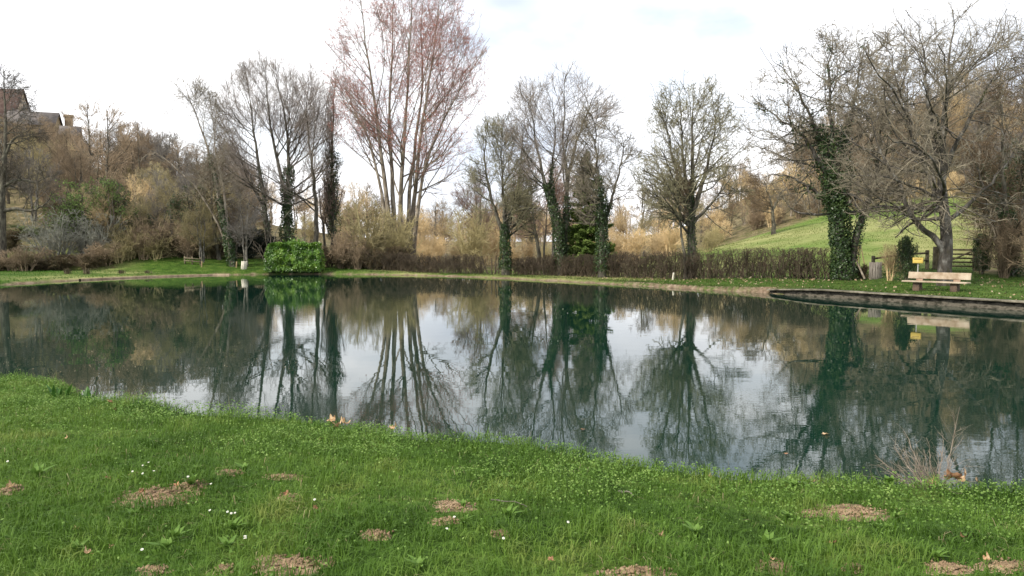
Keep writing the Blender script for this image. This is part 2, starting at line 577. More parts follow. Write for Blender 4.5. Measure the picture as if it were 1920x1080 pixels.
# ------------------------------------------------------------------ tree growing
def resample(pts, n):
    pts = np.asarray(pts, float)
    # Catmull-Rom through the points
    if len(pts) > 2:
        out = []
        p = np.vstack([2 * pts[0] - pts[1], pts, 2 * pts[-1] - pts[-2]])
        for i in range(1, len(p) - 2):
            for tt in np.linspace(0, 1, 8, endpoint=False):
                a, b_, c, d = p[i - 1], p[i], p[i + 1], p[i + 2]
                out.append(.5 * ((2 * b_) + (-a + c) * tt + (2 * a - 5 * b_ + 4 * c - d) * tt ** 2 + (-a + 3 * b_ - 3 * c + d) * tt ** 3))
        out.append(pts[-1])
        pts = np.array(out)
    L = np.concatenate([[0], np.cumsum(np.linalg.norm(np.diff(pts, axis=0), axis=1))])
    tt = np.linspace(0, L[-1], n)
    return np.stack([np.interp(tt, L, pts[:, k]) for k in range(3)], 1)

class Env:
    """crown outline: rows of (z, x_left, x_right), round in plan about depth yc"""
    def __init__(s, rows, yc, dscale=1.0):
        rows = sorted(rows)
        s.z = np.array([r[0] for r in rows])
        s.a = np.array([r[1] for r in rows])
        s.b = np.array([r[2] for r in rows])
        s.yc = yc
        s.ds = dscale
    def inside(s, p, slack=1.0):
        z = p[..., 2]
        a = np.interp(z, s.z, s.a)
        b_ = np.interp(z, s.z, s.b)
        hw = np.maximum((b_ - a) / 2, .01) * slack
        zc = (s.z[0] + s.z[-1]) / 2
        hz = (s.z[-1] - s.z[0]) / 2
        vx, vy, vz = (p[..., 0] - (a + b_) / 2) / hw, (p[..., 1] - s.yc) / hw, (z - zc) / hz
        k_ = 1 / np.sqrt(vx ** 2 + vy ** 2 + vz ** 2 + 1e-6)
        lob = .86 + .44 * vnoise(vx * k_ * 4.5 + vy * k_ * 2.0, vz * k_ * 4.5 - vy * k_ * 3.1, 1, int(abs(s.yc) * 3 + abs(s.z[-1]) * 7) % 50)
        hw = hw * lob
        q = ((p[..., 0] - (a + b_) / 2) / hw) ** 2 + ((p[..., 1] - s.yc) / (hw * s.ds)) ** 2
        return (q <= 1) & (vz <= .84 + .38 * (lob - .86) / .44) & (z >= s.z[0] - .3)
    def dist(s, p, d, Lmax):
        L = Lmax.copy()
        alive = np.ones(len(p), bool)
        sl = 1.06 + .16 * (vnoise(p[:, 0] * 3 + p[:, 2], p[:, 1] * 3 + d[:, 2] * 9, 1.7, 2) - .55)
        K = 14
        for k in range(1, K + 1):
            f = k / K
            ins = s.inside(p + d * (Lmax * f)[:, None], sl)
            hit = alive & ~ins
            L[hit] = Lmax[hit] * (k - .6) / K
            alive &= ins
        return L

def spawn(rng, PP, PR, n, t0, t1, ang, asd, lr, lmax, rr, rmin, S, wob, up, env=None, fill=0.0, tipr=.35, outward=0.0, flat=0.0, tpow=1.0):
    """children of every parent polyline"""
    N, S1, _ = PP.shape
    if N == 0:
        return np.zeros((0, S + 1, 3)), np.zeros((0, S + 1))
    if np.isscalar(n):
        pl0 = np.linalg.norm(PP[:, -1] - PP[:, 0], axis=1)
        nn_ = n * np.clip(pl0 / max(np.percentile(pl0, 75), 1e-6), .15, 1.5)
        cnt = (nn_ + rng.random(N)).astype(int)
    else:
        cnt = np.asarray(n)
    idx = np.repeat(np.arange(N), cnt)
    m = len(idx)
    t_ = t0 + (t1 - t0) * rng.random(m) ** tpow
    f = t_ * (S1 - 1)
    i0 = np.minimum(f.astype(int), S1 - 2)
    fr_ = (f - i0)[:, None]
    A = PP[idx, i0]
    B = PP[idx, i0 + 1]
    pos = A * (1 - fr_) + B * fr_
    rad = PR[idx, i0] * (1 - fr_[:, 0]) + PR[idx, i0 + 1] * fr_[:, 0]
    tg = nrm(B - A)
    pl = np.linalg.norm(PP[idx, -1] - PP[idx, 0], axis=1)
    pv = rng.normal(size=(m, 3))
    if flat:
        pv[:, 2] *= 1 - flat
    if outward and env is not None:
        cx = np.interp(pos[:, 2], env.z, (env.a + env.b) / 2)
        o = np.stack([pos[:, 0] - cx, pos[:, 1] - env.yc, np.zeros(m)], 1)
        pv = pv + nrm(o) * outward
    pv = nrm(pv - (pv * tg).sum(1, keepdims=True) * tg)
    am = ang * (1.65 - .95 * (t_ - t0) / max(t1 - t0, .01)) if outward else ang
    a = np.radians(np.clip(rng.normal(am, asd, m), 8, 120))[:, None]
    d = np.cos(a) * tg + np.sin(a) * pv
    L = np.minimum(lr * pl * (1.15 - .6 * t_), lmax) * rng.uniform(.6, 1.15, m)
    if env is not None:
        if fill:
            L = np.maximum(L, lmax * fill * rng.uniform(.8, 1.1, m))
        dd = nrm(d + np.array([0, 0, up * .5 * S * .5]))
        L = env.dist(pos, dd, L)
    ok = L > .06
    pos, rad, d, L = pos[ok], rad[ok], d[ok], L[ok]
    m = len(L)
    pts = np.empty((m, S + 1, 3))
    pts[:, 0] = pos
    step = (L / S)[:, None]
    for k in range(S):
        d = nrm(d + rng.normal(size=(m, 3)) * wob + np.array([0, 0, up]))
        pts[:, k + 1] = pts[:, k] + d * step
    r0 = np.maximum(np.minimum(rad * rr, rad * .9), rmin)
    k = np.linspace(0, 1, S + 1)[None, :]
    R = r0[:, None] * (1 - k * (1 - tipr))
    R = np.maximum(R, rmin * .6)
    return pts, R

def build_tree(name, label, cat, base, trunks, env, lim, bra, twi, fin, barkm, twigm, group=None, seed=1,
               ivy=None, buds=None, ivy_crown=None, tsides=9, flare=1.25):
    """trunks: list of (points Nx3 world, r0, r1); lim.. = dict of spawn() settings"""
    rng = np.random.default_rng(seed)
    off = np.asarray(base, float)
    root = empty(name, base, label, cat, group)
    S0 = 16
    TP = np.stack([resample(p, S0 + 1) for p, _, _ in trunks])
    wob = rng.normal(size=TP.shape) * .05
    wob[:, 0] = 0
    TP = TP + wob * np.linspace(.3, 1, S0 + 1)[None, :, None]
    TR = np.stack([np.linspace(1, 0, S0 + 1) ** 1.25 * (a - b_ * .5) + b_ * .5 for _, a, b_ in trunks])
    TR[:, 0] *= flare
    tr = Acc()
    TP2 = TP.copy()
    TP2[:, 0, 2] -= np.where(TP[:, 0, 2] < off[2] + .3, .35, 0)
    tr.tubes(TP2, TR, tsides, rng)
    L1, R1 = spawn(rng, TP, TR, env=env, **lim)
    tr.tubes(L1, R1, 6, rng)
    P1 = np.concatenate([L1])
    L2, R2 = spawn(rng, L1, R1, env=env, **bra)
    # upper trunks also carry small branches
    b2 = dict(bra)
    b2.update(n=max(4, int(bra['n'] * 1.0)), t0=.4, t1=1.0, lr=.25)
    L2b, R2b = spawn(rng, TP, TR * .4, env=env, **b2)
    L2 = np.concatenate([L2, L2b])
    R2 = np.concatenate([R2, R2b])
    cr = Acc()
    cr.tubes(L2, R2, 4, rng)
    L3, R3 = spawn(rng, L2, R2, env=env, **twi)
    cr.tubes(L3, R3, 3, rng)
    L4, R4 = spawn(rng, L3, R3, env=env, **fin) if fin else (L3[:0], R3[:0])
    cr.tubes(L4, R4, 3, rng)
    tr.obj('trunk', barkm, root, True, off)
    cr.obj('crown', twigm, root, True, off)
    if ivy:
        iv = Acc()
        for (ti, ta, tb, thick, n, size) in ivy:
            t_ = rng.uniform(ta, tb, n) if ta < tb else np.full(n, ta)
            f = t_ * S0
            i0 = np.minimum(f.astype(int), S0 - 1)
            fr_ = (f - i0)[:, None]
            pos = TP[ti][i0] * (1 - fr_) + TP[ti][i0 + 1] * fr_
            r = TR[ti][i0]
            # clumps
            cl = .55 + .9 * vnoise(t_ * 14, t_ * 0 + ti * 7.3, 1, seed)
            az = rng.uniform(0, 2 * np.pi, n)
            cl = cl * (.7 + .6 * vnoise(t_ * 10, az * 1.2, 1, seed + 2))
            nn = np.stack([np.cos(az), np.sin(az), rng.normal(0, .3, n)], 1)
            rr_ = r + thick * cl * rng.uniform(.25, 1.0, n) ** .6
            iv.leaves(pos + nn * rr_[:, None], rng.uniform(.6, 1.2, n) * size, rng, .85, nrm(nn), .2)
        if ivy_crown is not None:
            fr0, n, size, rad_ = ivy_crown
            # ivy wrapped round the inner limbs
            sel = L1.reshape(-1, 3)
            own = np.tile(np.arange(L1.shape[1]) / (L1.shape[1] - 1), len(L1))
            sel = sel[own < fr0]
            c = sel[rng.integers(0, len(sel), n)]
            iv.leaves(c + rng.normal(size=(n, 3)) * rad_, rng.uniform(.6, 1.2, n) * size, rng, .85)
        iv.obj('ivy', M['ivy'], root, False, off)
    if buds:
        n, size, bm, zmin, patch = buds
        src = np.concatenate([L3[:, 1:].reshape(-1, 3), L4[:, 1:].reshape(-1, 3)])
        src = src[src[:, 2] > zmin]
        if patch:
            w_ = vnoise(src[:, 0], src[:, 2], .55, seed) + .5 * vnoise(src[:, 0], src[:, 2], 1.7, seed + 4)
            src = src[w_ > patch]
        c = src[rng.integers(0, len(src), n)] + rng.normal(size=(n, 3)) * .05
        Acc().leaves(c, rng.uniform(.6, 1.3, n) * size, rng, .6).obj('buds', bm, root, False, off)
    return root

def px_tree(name, label, cat, d, trunks, env, **k):
    """trunk and crown outlines given where the photo shows them, turned into points d metres away"""
    tp = []
    base = None
    for pts, r0, r1 in trunks:
        q = []
        for j, p in enumerate(pts):
            dd = p[2] if len(p) > 2 else 0
            q.append(P(p[0], p[1], d + dd))
        if pts[0][1] > trunks[0][0][0][1] - 12:
            q[0][2] = h1(q[0][0], q[0][1]) - .05
        if base is None:
            base = q[0].copy()
        tp.append((q, r0, r1))
    rows = []
    for (py, xl, xr) in env:
        a, b_ = P(xl, py, d), P(xr, py, d)
        rows.append((a[2], a[0], b_[0]))
    e = Env(rows, d, k.pop('dscale', 1.0))
    return build_tree(name, label, cat, tuple(base), tp, e, **k)

def LIM(**k):
    d = dict(n=9, t0=.35, t1=1, ang=45, asd=12, lr=.6, lmax=5, rr=.38, rmin=.02, S=8, wob=.10, up=.05, fill=.5, outward=1.0, tipr=.25)
    d.update(k)
    d['n'] *= 1.8
    d['up'] *= .75
    d['lmax'] *= 1.25
    return d
def BRA(**k):
    d = dict(n=9, t0=.15, t1=1, ang=42, asd=12, lr=.6, lmax=3.0, rr=.5, rmin=.012, S=5, wob=.13, up=.04, tipr=.4)
    d.update(k)
    return d
def TWI(**k):
    d = dict(n=7, t0=.15, t1=1, ang=42, asd=14, lr=.6, lmax=1.0, rr=.6, rmin=.010, S=3, wob=.16, up=.04, tipr=.5)
    d.update(k)
    return d
def FIN(**k):
    d = dict(n=3.5, t0=.15, t1=1, ang=40, asd=14, lr=.8, lmax=.5, rr=.7, rmin=.008, S=2, wob=.16, up=.03, tipr=.6)
    d.update(k)
    return d
# ------------------------------------------------------------------ the trees that can be told apart
px_tree('poplar_tree', 'huge bare poplar with several fanning stems and reddish catkins, tallest tree in view', 'tree', 66,
    [([(728, 492), (722, 420), (712, 340), (690, 260), (655, 190), (622, 150)], .24, .03),
     ([(733, 492), (728, 400), (716, 300), (703, 200), (688, 100), (675, 0), (668, -60)], .27, .03),
     ([(741, 490, .5), (738, 400, .6), (733, 300, 1), (730, 200, 1.5), (735, 100, 1), (738, 0, 1), (742, -70)], .27, .03),
     ([(749, 490, -.4), (751, 380, -.6), (757, 270, -1), (765, 150, -1.5), (770, 50, -2), (776, -60, -2)], .27, .03),
     ([(768, 480, .3), (776, 380, .3), (786, 280, .5), (800, 180, .8), (815, 80, 1), (826, -40, 1)], .25, .03),
     ([(774, 480), (786, 370), (801, 300, -.4), (832, 225, -.8), (868, 160, -1), (905, 95, -1)], .22, .03),
     ([(764, 482, 1), (766, 380, 1.5), (778, 270, 2), (792, 160, 2.5), (790, 60, 3), (796, -50, 3)], .24, .03)],
    [(-95, 720, 800), (-60, 665, 850), (0, 635, 872), (60, 625, 884), (150, 612, 892), (230, 625, 885), (300, 640, 875), (370, 655, 860), (410, 690, 840)],
    lim=LIM(n=11, t0=.22, ang=32, asd=11, lmax=8, fill=.4, up=.08, rr=.42, wob=.08),
    bra=BRA(n=8, ang=34, lmax=3.4, up=.10, t0=.08), twi=TWI(n=9, ang=38, up=.06, lmax=1.3, rmin=.009), fin=FIN(n=2.2, lmax=.5, up=.05),
    barkm=M['bark_pale'], twigm=M['twig_red'], seed=11, buds=(72000, .075, M['bud'], 8.5, .42))

px_tree('ash_tree', 'tall bare tree with dark ivy-clad stems, left of the columnar poplar', 'tree', 68,
    [([(505, 490), (500, 420), (490, 340), (478, 260), (468, 190), (462, 140)], .30, .04),
     ([(540, 486, .5), (538, 390, .6), (541, 290, .8), (532, 210, 1), (512, 130, 1)], .36, .04),
     ([(591, 490, -.5), (593, 400, -.5), (586, 320, -.6), (578, 250, -1), (575, 170, -1)], .26, .04),
     ([(498, 400), (468, 330), (435, 270), (412, 215)], .16, .03),
     ([(538, 380, .6), (520, 300, .5), (505, 220), (498, 120)], .22, .03)],
    [(92, 490, 530), (125, 440, 585), (190, 405, 612), (280, 398, 625), (360, 405, 625), (420, 430, 615)],
    lim=LIM(n=13, t0=.25, ang=38, asd=12, lmax=7, fill=.45, up=.09, rr=.42),
    bra=BRA(n=11, ang=36, lmax=3.2, up=.10), twi=TWI(n=8, ang=34, up=.11, lmax=2.0, rmin=.009), fin=FIN(n=2.4, lmax=.8, up=.08, rmin=.007),
    barkm=M['bark_dark'], twigm=M['twig_violet'], seed=12,
    ivy=[(1, .02, .48, .38, 4200, .16), (0, .1, .5, .15, 900, .13)])

px_tree('columnar_poplar', 'narrow columnar poplar wrapped in dark ivy halfway up, left of the huge poplar', 'tree', 72,
    [([(625, 492), (625, 400), (622, 300), (625, 220), (628, 145)], .32, .04),
     ([(612, 494), (606, 430), (600, 380), (596, 340)], .16, .04)],
    [(135, 622, 634), (200, 610, 644), (300, 602, 652), (400, 600, 656), (440, 606, 650)],
    lim=LIM(n=32, t0=.12, ang=24, asd=8, lmax=5, fill=.5, up=.2, rr=.3),
    bra=BRA(n=6, ang=26, lmax=2, up=.16), twi=TWI(n=5, ang=28, up=.12, rmin=.009), fin=FIN(n=1.5),
    barkm=M['bark_dark'], twigm=M['twig_red'], seed=13, ivy=[(0, .12, .60, .42, 2600, .15)])

px_tree('leaning_tree', 'slender leaning tree with ivy up its trunk beside the white slatted post', 'tree', 61,
    [([(437, 500), (425, 440), (414, 385), (400, 320), (384, 260), (362, 205), (343, 150)], .24, .03),
     ([(434, 488), (418, 440), (398, 400), (366, 350), (330, 315), (290, 285), (262, 300)], .13, .03),
     ([(428, 450), (424, 400), (416, 340), (404, 280), (400, 210)], .15, .03)],
    [(135, 325, 370), (180, 308, 412), (260, 300, 425), (300, 265, 432), (350, 290, 440), (420, 360, 450), (460, 400, 450)],
    lim=LIM(n=9, t0=.3, ang=42, lmax=4, fill=.35, up=.02), bra=BRA(n=9, up=0.0), twi=TWI(n=7, up=0.0, lmax=1.3), fin=FIN(n=2.6, lmax=.6),
    barkm=M['bark_pale'], twigm=M['twig_grey'], seed=14, ivy=[(0, .01, .36, .16, 2600, .14), (0, .36, .6, .06, 350, .13)])

px_tree('young_tree', 'thin dark-trunked tree standing just left of the leaning ivy tree', 'tree', 63,
    [([(412, 499), (404, 450), (398, 410), (396, 350), (392, 300)], .19, .04),
     ([(402, 440), (408, 400), (412, 350)], .10, .03)],
    [(270, 370, 410), (330, 352, 428), (400, 360, 432), (430, 375, 425)],
    lim=LIM(n=10, t0=.4, ang=45, lmax=3, up=.02), bra=BRA(n=6), twi=TWI(n=5), fin=FIN(n=2),
    barkm=M['bark_dark'], twigm=M['twig_brown'], seed=15)

px_tree('oak_tree', 'old oak with black mossy horizontal limbs at the far left edge', 'tree', 58,
    [([(0, 445), (3, 380), (8, 320), (10, 250), (8, 185), (6, 130)], .42, .05),
     ([(4, 396), (30, 391), (58, 396), (84, 382), (102, 356)], .17, .04),
     ([(5, 350), (35, 336), (66, 341), (92, 330)], .15, .04),
     ([(5, 300), (25, 262), (58, 252), (78, 262)], .14, .04),
     ([(5, 360), (-30, 320), (-62, 280)], .18, .05),
     ([(4, 400), (-30, 385), (-60, 390)], .16, .04)],
    [(112, -25, 30), (165, -50, 68), (240, -75, 85), (330, -80, 112), (385, -75, 112), (415, -50, 70)],
    lim=LIM(n=8, t0=.3, ang=55, asd=15, lmax=3.5, fill=.35, up=.02, wob=.2), bra=BRA(n=7, wob=.25, ang=50), twi=TWI(n=6, ang=48), fin=FIN(n=3),
    barkm=M['bark_dark'], twigm=M['twig_dark'], seed=16, buds=(2600, .09, M['seed'], 11.5, 0))

px_tree('hornbeam_tree', 'round-crowned bare tree with ivy-clad trunk beside the gap in the hedge', 'tree', 53,
    [([(948, 510), (948, 470), (946, 430), (945, 390), (942, 340), (940, 280)], .30, .06),
     ([(947, 445), (960, 400), (972, 340), (978, 280), (980, 240)], .15, .04),
     ([(946, 445), (930, 400), (915, 340), (908, 280), (915, 230)], .16, .04)],
    [(212, 905, 960), (240, 890, 985), (300, 876, 1005), (370, 866, 1018), (410, 862, 1018), (440, 880, 1000)],
    lim=LIM(n=18, t0=.22, ang=46, asd=16, lmax=5, fill=.5, up=.05, rr=.4), bra=BRA(n=9, ang=36), twi=TWI(n=6, ang=42, rmin=.012), fin=FIN(n=2, rmin=.010),
    barkm=M['bark_dark'], twigm=M['twig_lichen'], seed=17, ivy=[(0, .05, .42, .15, 2800, .11)])

px_tree('cherry_tree', 'small reddish-brown bare tree between two ivy-clad trees behind the hedge', 'tree', 58,
    [([(1012, 500), (1008, 460), (1003, 430), (998, 390), (996, 340)], .20, .04),
     ([(1018, 500), (1022, 450), (1026, 400), (1030, 350)], .11, .04),
     ([(1006, 450), (992, 400), (980, 360)], .10, .03)],
    [(295, 985, 1030), (330, 960, 1048), (400, 950, 1055), (440, 962, 1052)],
    lim=LIM(n=12, t0=.3, ang=45, lmax=3.5, up=.02), bra=BRA(n=8), twi=TWI(n=7), fin=FIN(n=2.5),
    barkm=M['bark_dark'], twigm=M['twig_pink'], seed=18)

px_tree('ash_tree', 'tall airy bare tree with two bowed ivy-clad stems left of the spruce', 'tree', 51,
    [([(1053, 506), (1047, 440), (1036, 385), (1020, 335), (1008, 280), (998, 215), (992, 165)], .27, .03),
     ([(1055, 506, .5), (1059, 440, .5), (1064, 360, .5), (1060, 300, .4), (1056, 220, .4), (1062, 140)], .25, .03),
     ([(1061, 350, .5), (1078, 280, .5), (1098, 220, 0), (1120, 165, 0)], .15, .03),
     ([(1036, 385), (1034, 330, .6), (1040, 260, 1), (1036, 180, 1)], .13, .03)],
    [(126, 1035, 1085), (150, 985, 1130), (200, 955, 1158), (260, 945, 1165), (320, 960, 1150), (370, 1000, 1110)],
    lim=LIM(n=11, t0=.36, ang=38, lmax=5.5, fill=.35, up=.06), bra=BRA(n=8, ang=36, up=.05), twi=TWI(n=7), fin=FIN(n=3, lmax=.45),
    barkm=M['bark_dark'], twigm=M['twig_violet'], seed=19,
    ivy=[(0, .06, .50, .20, 3600, .11), (1, .06, .40, .12, 1600, .11), (3, 0, .4, .12, 500, .11)])

px_tree('hornbeam_tree', 'bare tree with ivy-clad trunk in front of the green spruce', 'tree', 48,
    [([(1129, 508), (1129, 440), (1126, 370), (1121, 310), (1117, 250), (1112, 215)], .27, .04),
     ([(1130, 430), (1148, 370), (1164, 310), (1172, 260)], .14, .03),
     ([(1127, 400), (1105, 350), (1092, 300)], .12, .03)],
    [(192, 1095, 1135), (220, 1080, 1160), (280, 1070, 1188), (350, 1066, 1200), (400, 1075, 1185), (430, 1100, 1160)],
    lim=LIM(n=15, t0=.25, ang=46, lmax=4.5, up=.04), bra=BRA(n=8), twi=TWI(n=6, ang=46, rmin=.011), fin=FIN(n=2, rmin=.009),
    barkm=M['bark_dark'], twigm=M['twig_grey'], seed=20, ivy=[(0, .05, .62, .20, 4000, .11), (1, 0, .3, .1, 300, .1)])

px_tree('hornbeam_tree', 'well-rounded bare tree with greenish twigs standing alone in the long hedge', 'tree', 44,
    [([(1297, 512), (1297, 465), (1296, 430), (1296, 395), (1297, 330), (1298, 250), (1300, 180)], .30, .05),
     ([(1296, 415), (1276, 350, .3), (1258, 280, .5), (1247, 200, .5)], .17, .03),
     ([(1297, 410), (1318, 340, -.3), (1335, 270, -.5), (1345, 200, -.5)], .17, .03),
     ([(1297, 405, .2), (1285, 330, 1), (1278, 250, 1.3), (1275, 170, 1.5)], .16, .03),
     ([(1297, 420), (1345, 370), (1380, 320)], .12, .03),
     ([(1296, 425), (1250, 385), (1215, 345)], .12, .03)],
    [(146, 1255, 1340), (165, 1232, 1352), (220, 1212, 1368), (300, 1200, 1392), (360, 1196, 1402), (400, 1205, 1395), (430, 1240, 1360)],
    lim=LIM(n=13, t0=.2, ang=40, asd=14, lmax=4.5, fill=.4, up=.05, rr=.42, wob=.13), bra=BRA(n=8, ang=44, wob=.2), twi=TWI(n=7, ang=55, lmax=.5, wob=.2, rmin=.012), fin=FIN(n=1.6, lmax=.25, ang=50, rmin=.011),
    barkm=M['bark_dark'], twigm=M['twig_lichen'], seed=21, ivy=[(0, .05, .5, .06, 1300, .09)])
px_tree('sapling', 'thin brown sapling leaning against the tree alone in the long hedge', 'tree', 43.5,
    [([(1286, 512), (1281, 460), (1276, 420), (1270, 370), (1266, 330)], .12, .03)],
    [(300, 1245, 1285), (350, 1235, 1292), (410, 1250, 1290)],
    lim=LIM(n=9, t0=.5, ang=45, lmax=2, up=.05), bra=BRA(n=5), twi=TWI(n=4), fin=FIN(n=2),
    barkm=M['bark_dark'], twigm=M['twig_brown'], seed=22)

px_tree('orchard_tree', 'small brown-trunked tree standing alone in the sloping meadow', 'tree', 80,
    [([(1451, 446), (1450, 415), (1447, 385), (1440, 360), (1432, 340)], .26, .06),
     ([(1449, 395), (1462, 365), (1480, 345)], .13, .04)],
    [(315, 1425, 1475), (340, 1400, 1500), (380, 1392, 1512), (405, 1405, 1500)],
    lim=LIM(n=13, t0=.4, ang=50, lmax=3.5, up=.02), bra=BRA(n=8), twi=TWI(n=6), fin=FIN(n=2),
    barkm=M['bark_dark'], twigm=M['twig_brown'], seed=23)

px_tree('ivy_tree', 'big spreading tree with trunk buried in thick dark ivy left of the bench', 'tree', 38,
    [([(1580, 508), (1575, 440), (1570, 370), (1563, 290), (1556, 210), (1553, 130), (1562, 65)], .30, .04),
     ([(1592, 500), (1606, 440), (1626, 380, -.3), (1645, 310, -.5), (1652, 230, -.6), (1660, 150, -.6)], .24, .04),
     ([(1572, 380), (1540, 310), (1500, 250), (1450, 215), (1415, 190)], .17, .03),
     ([(1572, 400), (1530, 360), (1480, 330), (1430, 330)], .15, .03),
     ([(1565, 320), (1530, 240), (1490, 160), (1460, 120)], .15, .03),
     ([(1566, 330, .3), (1590, 240, .8), (1610, 150, 1), (1622, 80, 1)], .16, .03)],
    [(45, 1545, 1640), (80, 1500, 1672), (120, 1435, 1690), (190, 1395, 1700), (280, 1388, 1705), (340, 1395, 1700), (375, 1420, 1690), (400, 1500, 1650)],
    lim=LIM(n=13, t0=.22, ang=52, asd=14, lmax=4.5, fill=.35, up=.05, wob=.14), bra=BRA(n=8, ang=46, wob=.2), twi=TWI(n=7, ang=52, lmax=.6, wob=.2, rmin=.011), fin=FIN(n=1.8, ang=50, lmax=.28, rmin=.010),
    barkm=M['bark_moss'], twigm=M['twig_grey'], seed=24,
    ivy=[(0, .0, .42, .24, 7000, .11), (0, .3, .62, .6, 3600, .11), (1, .02, .35, .12, 900, .10), (2, 0, .35, .3, 1200, .10), (3, 0, .3, .3, 900, .1), (4, 0, .4, .25, 900, .1)],
    ivy_crown=(.28, 2600, .10, .12))

px_tree('field_maple', 'wide bare tree with grey mossy trunk and bent low limb behind the bench', 'tree', 32.5,
    [([(1773, 512), (1773, 460), (1771, 410), (1766, 350), (1767, 280), (1775, 190), (1782, 100), (1788, 20)], .31, .03),
     ([(1771, 478), (1756, 448), (1730, 428), (1706, 402), (1690, 360), (1666, 310), (1640, 250), (1622, 185)], .15, .02),
     ([(1768, 395), (1742, 330, .4), (1712, 255, .6), (1685, 160, .8), (1672, 80, .8)], .13, .02),
     ([(1771, 420), (1806, 392), (1850, 350), (1895, 295), (1925, 240)], .11, .02),
     ([(1767, 330), (1800, 255, -.5), (1850, 170, -.7), (1905, 100, -.7)], .12, .02),
     ([(1766, 410, 0), (1735, 412, -.5), (1690, 402, -.9), (1655, 412, -1.2)], .09, .02),
     ([(1770, 300), (1745, 220, -.5), (1735, 130, -.8), (1725, 50, -.9)], .14, .03)],
    [(-8, 1740, 1840), (40, 1660, 1880), (110, 1605, 1935), (220, 1585, 1965), (320, 1600, 1965), (380, 1630, 1950), (420, 1650, 1930), (436, 1690, 1880)],
    lim=LIM(n=10, t0=.26, ang=52, asd=15, lmax=4.5, fill=.4, up=.03, wob=.16, rr=.45), bra=BRA(n=8, ang=48, wob=.22, rmin=.013), twi=TWI(n=7, ang=50, wob=.22, lmax=.75, rmin=.008), fin=FIN(n=2.4, ang=50, lmax=.28, rmin=.006),
    barkm=M['bark_moss'], twigm=M['twig_grey'], seed=25, tsides=12)

px_tree('birch_tree', 'tall brown-twigged tree rising from the thicket at the right edge', 'tree', 37,
    [([(1895, 500), (1890, 420), (1880, 330), (1878, 240), (1885, 150)], .18, .03),
     ([(1900, 500, .6), (1915, 420, .6), (1925, 330, .6), (1930, 230), (1940, 130)], .17, .03),
     ([(1950, 500, .6), (1962, 400, .6), (1970, 300, .6), (1980, 180)], .17, .03),
     ([(1885, 500, .6), (1865, 440, .6), (1850, 380, .6), (1835, 320)], .10, .03)],
    [(95, 1870, 1960), (160, 1840, 2010), (260, 1820, 2030), (380, 1815, 2030), (470, 1830, 2010)],
    lim=LIM(n=13, t0=.1, ang=40, lmax=3.5, up=.03), bra=BRA(n=8, up=-.02), twi=TWI(n=7, up=-.03), fin=FIN(n=3),
    barkm=M['bark_dark'], twigm=M['twig_brown'], seed=26, ivy=[(0, .0, .35, .35, 2200, .11), (2, .02, .3, .25, 1200, .11)])

# spruce
def conifer(base, h, r, name, label, seed):
    rng = np.random.default_rng(seed)
    root = empty(name, base, label, 'tree')
    Acc().tubes(np.array([[(0, 0, -.3), (0, 0, h * .5), (0, 0, h)]], float), np.array([[.2, .12, .02]]), 8).obj('trunk', M['bark_dark'], root, True)
    fo = Acc()
    z = .35
    while z < h * .99:
        k = z / h
        R = r * (1 - k) ** .8 * rng.uniform(.8, 1.1) + .1
        nb = 11 if k < .8 else 7
        for i in range(nb):
            a = rng.uniform(0, 2 * math.pi)
            zj = rng.normal(0, .13)
            L = R * rng.uniform(.75, 1.1)
            s_ = np.linspace(.08, 1, 26)
            n = int(50 + 330 * L)
            t_ = rng.uniform(.05, 1, n) ** .75
            drop = -.32 * t_ * L + .30 * L * t_ ** 3
            side = rng.normal(0, 1, n) * .15 * L * (1.05 - t_)+ rng.normal(0, .05, n)
            ca, sa = math.cos(a), math.sin(a)
            x = t_ * L
            C = np.stack([x * ca - side * sa, x * sa + side * ca, z + zj + drop + rng.normal(0, .03, n) - np.abs(side) * .35], 1)
            nn = np.tile(np.array([[ca * .3, sa * .3, 1.0]]), (n, 1))
            fo.leaves(C, rng.uniform(.10, .2, n), rng, .5, nrm(nn), .3)
        z += .34 + .08 * (1 - k)
    fo.obj('foliage', M['conifer'], root)
    return root
g = G(1100, 52.5)
conifer(tuple(g), 8.6, 2.15, 'spruce_tree', 'bright green spruce with drooping layered boughs behind the hedge', 5)

